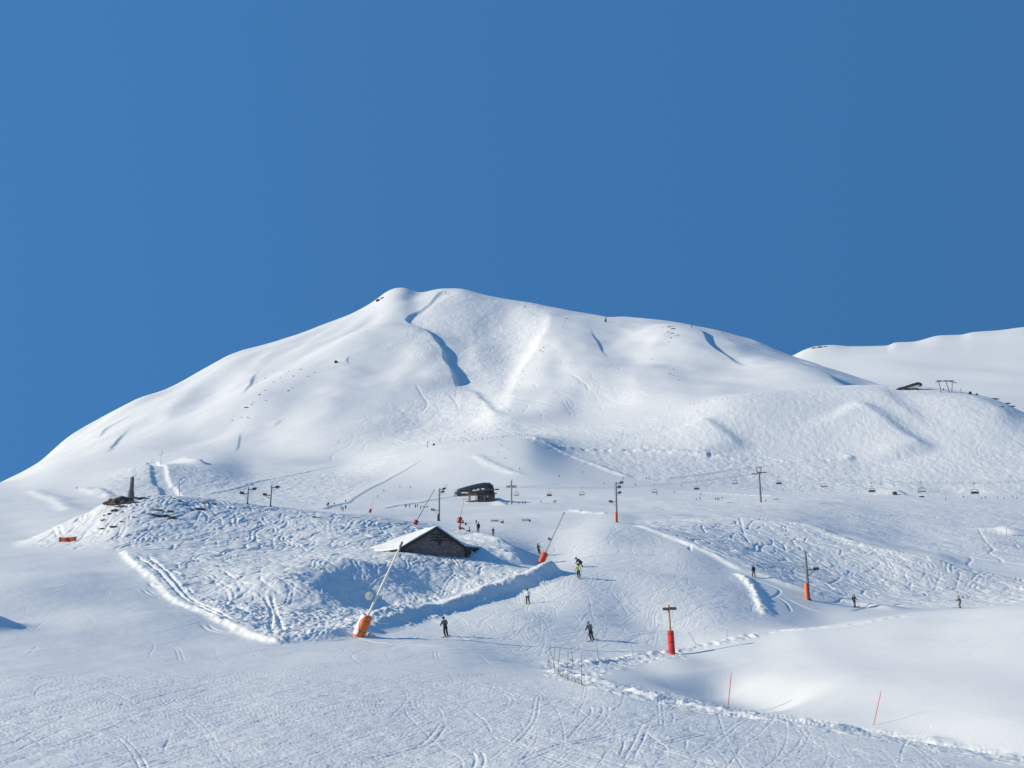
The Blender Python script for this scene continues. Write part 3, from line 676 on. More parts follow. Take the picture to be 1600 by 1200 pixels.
# ------------------------------------------------------------------ stone barn
def barn():
    dA = 118.0
    A = at(682, 825, dA); B = at(627, 857, dA-0.6); E = at(727, 856, dA+0.8)
    base = Vector((A.x, A.y, ground(A.x, A.y)))
    root = empty('stone_barn', base, 'low stone barn half buried in snow with a dark gable and a thick white roof', 'barn')
    lo = lambda p: p-base
    bk = Vector((-3.2, 8.5, 0))           # ridge and eaves run back and to the left
    ridge_b = at(634, 838.5, 126.5); C = at(562, 867, 122.5); Fr = at(752, 858, 128.0)
    zb = base.z-1.6
    # gable wall: a thick slab
    wb = [Vector((B.x+0.15, B.y, zb)), Vector((E.x-0.1, E.y, zb)), E+Vector((-0.1, 0, 0.0)), A+Vector((0, 0, -0.1)), B+Vector((0.15, 0, 0.0))]
    MB().poly([lo(p) for p in wb], Vector((-0.12, 0.55, 0))).build('gable_wall', STONE, root, False)
    # side wall under the left eave
    lw = MB(); lw.poly([lo(Vector((B.x+0.15, B.y+0.5, zb))), lo(Vector((C.x+1.0, C.y, zb))), lo(C+Vector((1.0, 0, -0.15))), lo(B+Vector((0.15, 0.5, -0.12)))], Vector((0.5, 0.1, 0)))
    lwo = lw.build('side_wall', mat('pale_stone', (0.42, 0.37, 0.30), 0.9, var=0.15, scale=2, bump=0.5), root, False)  # paler stone than the gable wall
    lwo['label'] = 'pale sunlit side wall under the left eave'
    # timber in the gable: three courses of old boards near the top
    tb = MB()
    for k, (h, hw) in enumerate(((0.75, 1.0), (1.15, 1.75), (1.55, 2.3))):
        tb.box(lo(A)+Vector((0.02, -0.06, -h-0.2)), (hw*1.9, 0.08, 0.1))
    tb.build('tie_board', DWOOD, root, False)
    wn = MB(); wn.box(lo(A)+Vector((0.55, -0.05, -2.02)), (0.75, 0.10, 0.12)).box(lo(A)+Vector((0.55, -0.055, -2.2)), (0.2, 0.10, 0.42))
    wn.build('vent_slot', DWOOD, root, False)
    # roof boards: two planes with thickness, and dark verge boards on the gable edge
    over = Vector((0.1, -0.55, 0))
    def plane(p, q, r_, s_, z, th, name, m, par=root):
        mb = MB(); n = 14; k = 10
        P = [lo(v)+Vector((0, 0, z)) for v in (p, q, r_, s_)]
        top = []; bot = []
        for i in range(n+1):
            ra = []; rb = []
            for j in range(k+1):
                a, b_ = i/n, j/k
                c = (P[0]*(1-a)+P[1]*a)*(1-b_)+(P[3]*(1-a)+P[2]*a)*b_
                w_ = float(noise(np.float64(c.x*0.9+7), np.float64(c.y*0.9+3), 60))*0.5*th if name != 'roof' else 0
                ra.append(mb.bm.verts.new(c+Vector((0, 0, th+w_)))); rb.append(mb.bm.verts.new(c))
            top.append(ra); bot.append(rb)
        for i in range(n):
            for j in range(k):
                mb.bm.faces.new((top[i][j], top[i+1][j], top[i+1][j+1], top[i][j+1])); mb.bm.faces.new((bot[i][j], bot[i][j+1], bot[i+1][j+1], bot[i+1][j]))
        for j in range(k):
            mb.bm.faces.new((top[0][j], top[0][j+1], bot[0][j+1], bot[0][j])); mb.bm.faces.new((top[n][j+1], top[n][j], bot[n][j], bot[n][j+1]))
        for i in range(n):
            mb.bm.faces.new((top[i+1][0], top[i][0], bot[i][0], bot[i+1][0])); mb.bm.faces.new((top[i][k], top[i+1][k], bot[i+1][k], bot[i][k]))
        return mb.build(name, m, par)
    Ao = A+over; Bo = B+over+(B-A).normalized()*0.5; Eo = E+over+(E-A).normalized()*0.5
    r1 = plane(Ao, Bo, C, ridge_b, 0.0, 0.16, 'roof', DWOOD)
    r2 = plane(Ao, Eo, Fr, ridge_b, 0.0, 0.16, 'roof', DWOOD)
    s1 = plane(Ao+Vector((0, 0.12, 0)), Bo+Vector((0, 0.12, 0)), C+Vector((-0.6, 0, -0.1)), ridge_b, 0.165, 0.2, 'roof_snow', SNOWOBJ, r1)
    s2 = plane(Ao+Vector((0.05, 0.2, 0)), Eo+Vector((-0.5, 0.2, 0.35)), Fr, ridge_b+Vector((0.1, 0, 0)), 0.165, 0.22, 'roof_snow', SNOWOBJ, r2)
    for q in (Bo, Eo):
        mb = MB(); a = lo(Ao)+Vector((0, -0.07, 0.02)); b_ = lo(q)+Vector((0, -0.07, 0.02))
        mb.poly([a+Vector((0, 0, 0.12)), b_+Vector((0, 0, 0.12)), b_+Vector((0, 0, -0.34)), a+Vector((0, 0, -0.30))], (0, 0.06, 0)).build('verge_board', DWOOD, root, False)
    # wooden shed end to the right of the gable
    mb = MB(); q = lo(Eo)
    mb.poly([q+Vector((-1.0, 0.5, 0.25)), q+Vector((0.3, 0.6, -0.2)), q+Vector((0.2, 0.6, -0.75)), q+Vector((-1.0, 0.5, -0.9))], (0.1, 1.5, 0)).build('lean_to', DWOOD, root, False)
    return root
barn()
for k, (px, py, r_, lb) in enumerate([(703,865,0.75,'broad snow clump below the barn gable, leftmost of the three'), (718,862,0.85,'tall round snow clump in front of the barn, middle of the three'), (728,864,0.8,'round snow clump at the right corner of the barn')]):
    p = spot(px, py+3); o = MB().blob((0, 0, 0.15), (r_*1.1, r_*0.8, r_*0.75), 0.5, 4, k+3, 1.6).build('snow_clump', SNOWOBJ, None, True, p); tag(o, lb, 'snow clump', 'snow clumps by the barn')
for k, (px, py, r_, lb) in enumerate([(577, 993, 0.20, 'small white snow lump beside the orange pad of the nearest lance'), (584, 995, 0.12, 'tiny snow lump on the piste right of the nearest orange pad')]):
    p = spot(px, py); tag(MB().blob((0, 0, 0.08), r_, 0.4, 3, k+30).build('snow_clump', SNOWOBJ, None, True, p), lb, 'snow clump', 'snow lumps near the nearest lance')
DKPAD = mat('pad_strap', (0.10, 0.03, 0.02), 0.6)
# ------------------------------------------------------------------ snow lances
def lance(base, top, label, padh, padr, padmat, polemat, r, disc=None, patch=False, d=None, pole_from=0.8, group='snow lances along the pistes', sn=False):
    b = spot(*base) if d is None else at(base[0], base[1], d)
    t = at(top[0], top[1], b.y)
    root = empty('snow_lance', b, label, 'snow lance', group)
    ax = (t-b); Lh = ax.length; ax.normalize()
    side = ax.cross(Vector((0, 1, 0))).normalized()
    pb = b-ax*0.25
    n = 20; prof = [(0, 0.96), (0.03, 1.0), (0.97, 1.0), (1.0, 0.94)]
    MB().tube([-ax*0.25+ax*(padh+0.25)*p for p, _ in prof], [padr*q for _, q in prof], n).build('pad', padmat, root)
    MB().tube([ax*padh*0.9, ax*(Lh*0.55), ax*(Lh*0.93)], [r*1.15, r, r*0.8], 8).build('pole', polemat, root)
    MB().tube([ax*(Lh*0.93), ax*(Lh*0.95), ax*(Lh*0.99), ax*Lh], [r*0.6, r*1.05, r*1.05, r*0.5], 8).build('nozzle_head', STEEL, root)
    if disc:
        q = at(disc[0], disc[1], b.y)-b; foot = ax*q.dot(ax)
        o = MB(); rr = disc[2]
        o.tube([q+Vector((0.02, -0.18, 0)), q+Vector((0.02, -0.16, 0)), q+Vector((0, 0.12, 0)), q+Vector((0, 0.14, 0))], [rr*0.8, rr, rr, rr*0.8], 16).build('valve_box', polemat, root)
        MB().tube([q, foot], 0.03, 6).build('bracket', STEEL, root)
    for hh in (0.25, 0.75):
        MB().tube([ax*(padh*hh-0.02), ax*(padh*hh+0.02)], padr*1.02, n).build('strap', DKPAD, root)
    if patch:  # white shell standing in for blown-out sun glare on the pad's left side
        mb = MB(); Mx = Matrix((side, ax.cross(side), ax)).transposed()
        vs = {}
        for i in range(13):
            for j in range(17):
                h = padh*(0.02+0.96*i/12); lim = 0.95+0.35*math.sin(i*0.55+0.6)
                a = 0.15+(-1.1+(1.1+lim)*j/16)
                e = 0.03+0.08*math.sin(j/16*math.pi)*math.sin((i+0.5)/13*math.pi)
                for o_, rr in ((0, padr-0.01), (1, padr+e)):
                    vs[i, j, o_] = mb.bm.verts.new(Mx @ Vector((math.cos(a)*rr, math.sin(a)*rr, h)))
        for i in range(12):
            for j in range(16):
                mb.bm.faces.new((vs[i, j, 1], vs[i, j+1, 1], vs[i+1, j+1, 1], vs[i+1, j, 1]))
        for i in range(12):
            for j in (0, 16): mb.bm.faces.new((vs[i, j, 0], vs[i+1, j, 0], vs[i+1, j, 1], vs[i, j, 1]))
        for j in range(16):
            for i in (0, 12): mb.bm.faces.new((vs[i, j, 0], vs[i, j+1, 0], vs[i, j+1, 1], vs[i, j, 1]))
        mb.build('glare_shell', SNOWOBJ, root)
    return root
lance((560,993), (629,846), 'nearest white snow lance leaning right from a fat orange pad with modelled white glare', 1.85, 0.49, ORANGE, WHITEP, 0.10, (577,931,0.36), True)
lance((845,879), (882,800), 'grey snow lance with a red pad on the right end of the lumpy berm', 1.75, 0.52, mat('pad_orange_red', (0.70, 0.085, 0.025), 0.55, var=0.1), LTSTEEL, 0.085, (858,842,0.26))
lance((648,819), (679,765), 'thin grey snow lance behind the barn roof, leaning towards the lift tower', 0.85, 0.42, DULLRED, STEEL, 0.07)
lance((717,817), (725,783), 'snow lance with a tall red pad standing below the lift station', 1.3, 0.5, DULLRED, LTSTEEL, 0.06)
lance((577.5,801), (586,775), 'faint snow lance with a small red pad left of the three waiting skiers behind it', 1.1, 0.36, DULLRED, LTSTEEL, 0.04)
lance((511,790), (527,762), 'farthest left small red pad with a faint leaning lance', 1.2, 0.4, DULLRED, LTSTEEL, 0.04)
bowb = spot(1573, 836)
bo = MB().tube([bowb-bowb+Vector(p) for p in ((0, 0, -0.3), (-0.05, 0, 1.3), (0.35, 0, 2.6), (1.1, 0, 3.4), (2.2, 0, 3.9), (3.6, 0, 4.3))], [0.07, 0.065, 0.06, 0.055, 0.05, 0.05], 8).build('bent_pole', STEEL, None, True, bowb)
tag(bo, 'thin dark pole bent over to the right beside a blue shaded hollow', 'pole')
# ------------------------------------------------------------------ trail sign
def sign():
    b = spot(1050, 1021); t = at(1044.5, 944.5, b.y)-b
    root = empty('trail_sign', b, 'wooden trail sign with two arrow boards on a post wrapped in a red pad', 'sign')
    H = t.length; ax = t.normalized(); h = 1.98
    MB().tube([-ax*0.25, ax*0.02, ax*(h-0.03), ax*h], [0.29, 0.30, 0.29, 0.26], 20).build('pad', RED, root)
    MB().tube([ax*(h*0.5), ax*(H-0.05), ax*H], [0.095, 0.085, 0.05], 8).build('post', YWOOD, root)
    for sgn, ln, nm in ((-1, 0.62, 'arrow_board'), (1, 0.72, 'arrow_board')):
        z0, z1 = H-0.5, H-0.24; pts = [(0.0, z0), (sgn*(ln-0.1), z0), (sgn*ln, (z0+z1)/2), (sgn*(ln-0.1), z1), (0.0, z1)]
        if sgn < 0: pts = pts[::-1]
        o = MB().poly([Vector((ax.x*(H-0.35)+x, -0.09-0.03*(sgn > 0), z+0.02*sgn)) for x, z in pts], (0, -0.045, 0)).build(nm, BWOOD, root, False)
    for hh in (0.3, 1.0, 1.7): MB().tube([ax*(hh-0.025), ax*(hh+0.025)], 0.306, 20).build('strap', DKPAD, root)
sign()
# ------------------------------------------------------------------ marker poles
BAMB = mat('bamboo', (0.16, 0.13, 0.09), 0.7, var=0.2); PINK = mat('red_pole', (0.62, 0.09, 0.10), 0.5, var=0.1)
for bx, by, tx, ty, m, rr, lb in [
    (855.3,1043,860.6,1006,BAMB,.017,'leftmost thin pole of the cluster, leaning slightly right'),
    (867.6,1043,860,1017,BAMB,.018,'short thin pole of the cluster leaning left across its neighbour'),
    (865,1042.5,867,1008,BAMB,.017,'upright thin pole of the cluster, second tallest from the left'),
    (872,1041,875.5,1010,BAMB,.018,'faint thin pole leaning right in the middle of the cluster'),
    (887,1061,887.6,1012.4,BAMB,.017,'long upright dark pole standing in the fallen net'),
    (895.7,1042,892,1009,BAMB,.017,'thin pole leaning left behind the long dark pole'),
    (908.9,1071,909,1021,BAMB,.017,'long upright pole at the right end of the fallen net'),
    (935.4,1035,932,1005,BAMB,.018,'thin lone pole just below the skier with the pack'),
    (989.8,1027,986.6,1007,BAMB,.016,'thin lone pole halfway between the pole cluster and the trail sign'),
    (1088,1008,1075,987,BAMB,.018,'thin pole leaning left just right of the trail sign'),
    (1136,1000,1136.6,984,BAMB,.014,'faint short upright pole on the rim right of the trail sign'),
    (1170.6,997,1161,986,BAMB,.014,'faint short pole leaning left on the rim below the piste edge'),
    (1137.5,1105,1142.8,1051,PINK,.028,'pink red pole on the near bank, the left one of two'),
    (1365,1133,1377,1079,PINK,.020,'thin faint red pole leaning right, the right one of two on the near bank'),
    (280.5,777,280,750,STEEL,.05,'thin bare pole beside the lower end of the snow ramp')]:
    b = spot(bx, by); t = at(tx, ty, b.y)-b
    tag(MB().tube([-t.normalized()*0.3, t*0.5, t], [rr, rr, rr*0.8], 6).build('marker_pole', m, None, True, b), lb, 'pole', 'marker poles in the snow')
# collapsed net on the bank
def net():
    b = spot(887, 1062); mb = MB()
    P = [spot(px, py)-b for px, py in ((866,1052),(876,1057),(887,1063),(897,1066),(909,1072),(918,1073),(927,1071))]
    P = [Vector(p) for p in resample([tuple(p) for p in P], 0.22)]
    hh = [0.30+0.12*math.sin(k*0.9)+0.06*math.sin(k*2.3) for k in range(len(P))]
    for f in (0.3, 1.0):
        mb.tube([p+Vector((0.05*math.sin(k*1.3), -0.1*f, hh[k]*f)) for k, p in enumerate(P)], 0.009, 4)
    for k in range(0, len(P)-2, 4):
        mb.tube([P[k]+Vector((0, 0, -0.05)), P[k+1]+Vector((0, -0.1, hh[k+1]))], 0.010, 4)
        mb.tube([P[k+1]+Vector((0, -0.1, hh[k+1])), P[k+2]+Vector((0, 0, 0))], 0.010, 4)
    tag(mb.build('fallen_net', BAMB, None, True, b), 'collapsed dark net sagging on the snow bank among the thin poles', 'net')
net()
# ------------------------------------------------------------------ banners
def banner(x0, x1, y0, y1, m, label, tilt=0.0, emblem=False, group=None):
    b = spot((x0+x1)/2, y1); wd = (x1-x0)*b.y/F; h = (y1-y0)*b.y/F
    root = empty('banner', b, label, 'banner', group)
    mb = MB(); n = 12; c = []
    for th in (0, 1):
        c.append([[mb.bm.verts.new((-wd/2+wd*i/n, 0.03*math.sin(i*1.1)+0.02*th, 0.12+h*j+tilt*(i/n-0.5)*wd+(-0.05*math.sin(i/n*math.pi) if j else 0))) for j in (0, 1)] for i in range(n+1)])
    for i in range(n):
        mb.bm.faces.new((c[0][i][0], c[0][i+1][0], c[0][i+1][1], c[0][i][1])); mb.bm.faces.new((c[1][i][0], c[1][i][1], c[1][i+1][1], c[1][i+1][0]))
        for j in (0, 1): mb.bm.faces.new((c[0][i][j], c[1][i][j], c[1][i+1][j], c[0][i+1][j]))
    mb.build('cloth', m, root)
    for s_ in (-1, 1): MB().tube([(s_*(wd/2+0.03), 0.02, -0.3), (s_*(wd/2+0.03), 0.02, h+0.2+s_*tilt*wd/2)], 0.03, 6).build('post', BAMB, root)
    if emblem:
        q = 0.12+h*0.42
        MB().poly([(-0.22, -0.04, q-0.15), (0.18, -0.04, q-0.13), (0.24, -0.04, q+0.08), (0.05, -0.04, q+0.2), (-0.16, -0.04, q+0.06)], (0, 0.015, 0)).build('dark_mark', mat('dark_red_print', (0.22, 0.02, 0.015), 0.7), root, False)
banner(92.5, 118, 840.5, 847.5, mat('banner_red', (0.62, 0.10, 0.05), 0.7, var=0.1), 'long orange red banner with a dark mark strung across the foot of the left mound', 0.05, True)
PALEB = mat('banner_pale', (0.58, 0.42, 0.38), 0.7, var=0.1)
banner(767.5, 778.5, 812.8, 815.8, PALEB, 'faint pale banner left of the dark heap behind the barn', 0, group='pale banners behind the barn')
banner(816, 827, 812, 814.8, PALEB, 'faint pinkish banner on the flat piste right of the dark heap behind the barn', 0, group='pale banners behind the barn')
# ------------------------------------------------------------------ drag lift towers
def wheel(mb, c, r, wdt=0.12, ax=Vector((0, 1, 0)), n=14):
    c = Vector(c); mb.tube([c-ax*wdt/2, c-ax*wdt/4, c+ax*wdt/4, c+ax*wdt/2], [r, r*0.86, r*0.86, r], n)
def drag_tower(px, py, ptop, label, arms, pad=None, r=0.2, group='drag lift towers', yaw=0.0, fin=False):
    b = spot(px, py); t = at(ptop[0], ptop[1], b.y)-b; H = t.z
    root = empty('lift_tower', b, label, 'lift tower', group)
    MB().tube([(0, 0, -0.5), (0, 0, H*0.5), (0, 0, H)], [r*1.2, r, r*0.75], 12).build('mast', STEEL, root)
    MB().tube([(0, 0, -0.4), (0, 0, 0.12)], [r*2.1, r*1.9], 12).build('base_plate', DKSTEEL, root)
    for fz, s_, ln in arms:
        z = H*fz; a = MB()
        a.box((s_*ln/2, 0, z), (ln, 0.14, 0.16)); a.tube([(s_*r, 0, z-ln*0.55), (s_*ln*0.8, 0, z-0.06)], 0.045, 6)
        arm = a.build('arm', STEEL, root)
        w_ = MB(); wheel(w_, (s_*ln*0.72, -0.1, z+0.18), 0.2, 0.08); wheel(w_, (s_*ln*1.0, -0.1, z+0.18), 0.2, 0.08)
        w_.build('sheave', DKSTEEL, arm)
        fr = MB(); fr.box((s_*ln*0.9, 0, z+0.05), (0.9, 0.12, 0.10)); fr.tube([(s_*ln*0.98, 0, z-0.3), (s_*ln*1.02, 0, z+0.5)], 0.05, 6)
        fr.build('rope_catcher', STEEL, arm)
    if fin:
        MB().tube([(0.9, 0, H-0.1), (1.7, 0, H+1.05)], 0.035, 5).tube([(1.5, 0, H-0.1), (1.7, 0, H+1.05)], 0.035, 5).build('davit', STEEL, root)
        MB().tube([(-0.28, 0.1, H*0.55), (-0.28, 0.1, H*0.98)], 0.03, 5).build('ladder_rail', STEEL, root)
    if pad:
        m, dx, h, pr = pad
        MB().tube([(dx, -0.15, -0.3), (dx, -0.15, 0.03), (dx, -0.15, h-0.08), (dx, -0.15, h)], [pr*0.95, pr, pr, pr*0.85], 14).build('pad', m, root)
    return root
drag_tower(1264, 937, (1261,862), 'grey lift tower with an orange pad, alone on the slope at right', [(0.62, 1, 1.5)], (ORANGE, -0.33, 2.25, 0.24), 0.17)
drag_tower(964, 816, (962,753), 'tall grey lift tower with stacked pulleys and an orange pad, right of the station', [(0.97, 1, 1.35), (0.86, 1, 0.85), (0.72, 1, 0.85), (0.50, -1, 1.4)], (ORANGE, -0.22, 2.1, 0.24), 0.17, fin=True)
drag_tower(686, 814, (684.5,763), 'dark grey lift tower just left of the lift station, behind the barn', [(0.97, 1, 1.2), (0.88, 1, 0.9), (0.33, -1, 1.7)], (DKSTEEL, -0.22, 1.5, 0.2), 0.17, fin=True)
drag_tower(386.5, 787, (385,761), 'smaller and farther of the two thin towers above the left mound', [(0.85, 1, 1.3), (0.6, -1, 1.3)], None, 0.11)
drag_tower(422.5, 791, (421.5,758), 'taller and nearer of the two thin towers above the left mound', [(0.88, 1, 1.3), (0.52, -1, 1.3)], None, 0.12)
drag_tower(251, 724, (250,703), 'small grey tower at the upper end of the snow ramp', [(0.75, 1, 1.7), (0.58, -1, 1.7)], None, 0.14)
drag_tower(237, 723, (237,717), 'stub post at the top left of the snow ramp', [(0.9, 1, 1.6)], None, 0.12)
# ------------------------------------------------------------------ chairlift
T1 = spot(799, 788); T2 = spot(1189, 785)
ldir = Vector((T2.x-T1.x, T2.y-T1.y, 0)).normalized(); perp = Vector((-ldir.y, ldir.x, 0))
if perp.x < 0: perp = -perp
def chair_tower(b, ptop, label, m):
    t = at(ptop[0], ptop[1], b.y); H = t.z-b.z
    root = empty('chairlift_tower', b, label, 'lift tower', 'chairlift towers')
    MB().tube([(0, 0, -1), (0, 0, H)], [0.48, 0.36], 16).build('mast', m, root)
    R = Matrix((perp, ldir, Vector((0, 0, 1)))).transposed()
    MB().box(Vector((0, 0, H-0.15)), (8.6, 0.4, 0.4), R).build('crossarm', m, root)
    fr = MB()
    for s_ in (-1, 1): fr.tube([perp*s_*2.1+Vector((0, 0, H)), perp*s_*2.9+Vector((0, 0, H+2.6))], 0.2, 6)
    fr.tube([perp*-3.3+Vector((0, 0, H+2.6)), perp*3.3+Vector((0, 0, H+2.6))], 0.2, 6)
    fr.build('lifting_frame', m, root)
    for s_ in (-1, 1):
        c = perp*s_*3.5+Vector((0, 0, H-0.2))
        tr = MB().box(c, (0.18, 4.2, 0.22), R).build('sheave_beam', m, root)
        w_ = MB()
        for k in range(6): wheel(w_, c+ldir*(-1.9+0.76*k)+Vector((0, 0, 0.2)), 0.27, 0.14, perp, 10)
        w_.build('sheave', DKSTEEL, tr)
    return H, root
H1, _ = chair_tower(T1, (797,760), 'pale chairlift tower right beside the lift station', LTSTEEL)
H2, _ = chair_tower(T2, (1187,739), 'chairlift tower standing alone on the flat snow in the middle of the chair line', STEEL)
ST = at(768, 764, T1.y+14)
E2 = at(1760, 742, 235)
def cable_pt(px, s_):
    """point of the rope seen at image column px, on side s_"""
    off = perp*3.5*s_
    A = T1+Vector((0, 0, H1+0.1))+off; B = T2+Vector((0, 0, H2+0.1))+off; C_ = E2+off
    for P, Q, sag in ((A, B, 3.2), (B, C_, 3.6)):
        for k in range(400):
            t = k/399; p = P.lerp(Q, t); p.z -= sag*4*t*(1-t)
            if uw2px(p.x/p.y, p.z/p.y)[0] >= px: return p
    return p
for s_ in (-1, 1):
    off = perp*3.5*s_; pts = [ST+off*0.7]
    for P, Q, sag in ((T1+Vector((0, 0, H1+0.1))+off, T2+Vector((0, 0, H2+0.1))+off, 3.2), (T2+Vector((0, 0, H2+0.1))+off, E2+off, 3.6)):
        for k in range(25):
            t = k/24; p = P.lerp(Q, t); p.z -= sag*4*t*(1-t); pts.append(p)
    o = MB().tube([p-pts[0] for p in pts], 0.026, 5).build('haul_rope', DKSTEEL, None, True, pts[0])
    tag(o, 'thin steel rope of the chairlift, the %s of the two' % ('left and nearer' if s_ < 0 else 'right and farther'), 'cable', 'chairlift ropes')
def make_chair():
    root = empty('lift_chair', (0, 0, 0), 'chair', 'chair')
    MB().tube([(0, 0, 0.1), (0, 0, -1.7), (0, -0.1, -2.0)], 0.05, 6).build('hanger', STEEL, root)
    MB().box((0, 0, 0.1), (0.5, 0.2, 0.25), None, 0.04).build('grip', DKSTEEL, root)
    fr = MB()
    fr.tube([(-1.25, 0.1, -3.5), (-1.2, 0, -2.5), (-0.85, 0, -2.05), (0, 0, -1.95), (0.85, 0, -2.05), (1.2, 0, -2.5), (1.25, 0.1, -3.5)], 0.07, 6)
    fr.build('frame', STEEL, root)
    hd = MB()
    pr = [(-0.95, -2.2), (-0.5, -1.98), (0, -1.9), (0.5, -1.98), (0.95, -2.2)]
    for i in range(4):
        (x0, z0), (x1, z1) = pr[i], pr[i+1]
        hd.poly([(x0, -0.35, z0-0.1), (x1, -0.35, z1-0.1), (x1, 0.3, z1), (x0, 0.3, z0)], (0, 0, 0.06))
    hd.build('hood', DKSTEEL, root)
    MB().box((0, -0.05, -3.45), (2.5, 0.5, 0.16), None, 0.05).build('seat', DKSTEEL, root)
    MB().box((0, 0.22, -3.1), (2.4, 0.08, 0.35), None, 0.03).build('backrest', mat('chair_back', (0.25, 0.26, 0.27), 0.6), root)
    MB().tube([(-1.15, -0.1, -3.3), (-1.1, -0.6, -3.05), (1.1, -0.6, -3.05), (1.15, -0.1, -3.3)], 0.03, 5).tube([(-0.5, -0.6, -3.05), (-0.5, -0.55, -3.9), (0.5, -0.55, -3.9), (0.5, -0.6, -3.05)], 0.03, 5).build('safety_bar', STEEL, root)
    return root
CH = [(838,1,0,'empty lift chair hanging just right of the pale chairlift tower'), (858,-1,1,'occupied lift chair nearest the lift station'), (908,1,0,'empty lift chair left of the tall tower with stacked pulleys'), (1022,1,0,'empty lift chair right of the tall tower with stacked pulleys'), (1087,-1,1,'occupied lift chair midway between the tall tower and the lone chairlift tower'), (1147,1,0,'empty lift chair left of the lone chairlift tower'), (1216,-1,1,'occupied lift chair just right of the lone chairlift tower'), (1286,1,0,'empty lift chair, second right of the lone chairlift tower'), (1361,-1,1,'occupied lift chair above the small brown hut'), (1439,1,0,'last empty lift chair towards the right edge'), (1521,-1,1,'occupied lift chair nearest the right edge')]
chair0 = None; RIDERS = []
for px, s_, occ, lb in CH:
    if px == 838: p = at(805+2, 762, T1.y-6)
    else: p = cable_pt(px, s_)
    if chair0 is None: chair0 = make_chair(); c = chair0; c.location = p; c['label'] = lb; c['group'] = 'chairs on the chairlift'
    else: c = copy_tree(chair0, p, lb, 'chairs on the chairlift')
    yaw = math.atan2(-0.5, 1)+(0.15 if occ else -0.1)
    c.rotation_euler = (0, 0, yaw)
    if occ: RIDERS.append((p, yaw, lb))
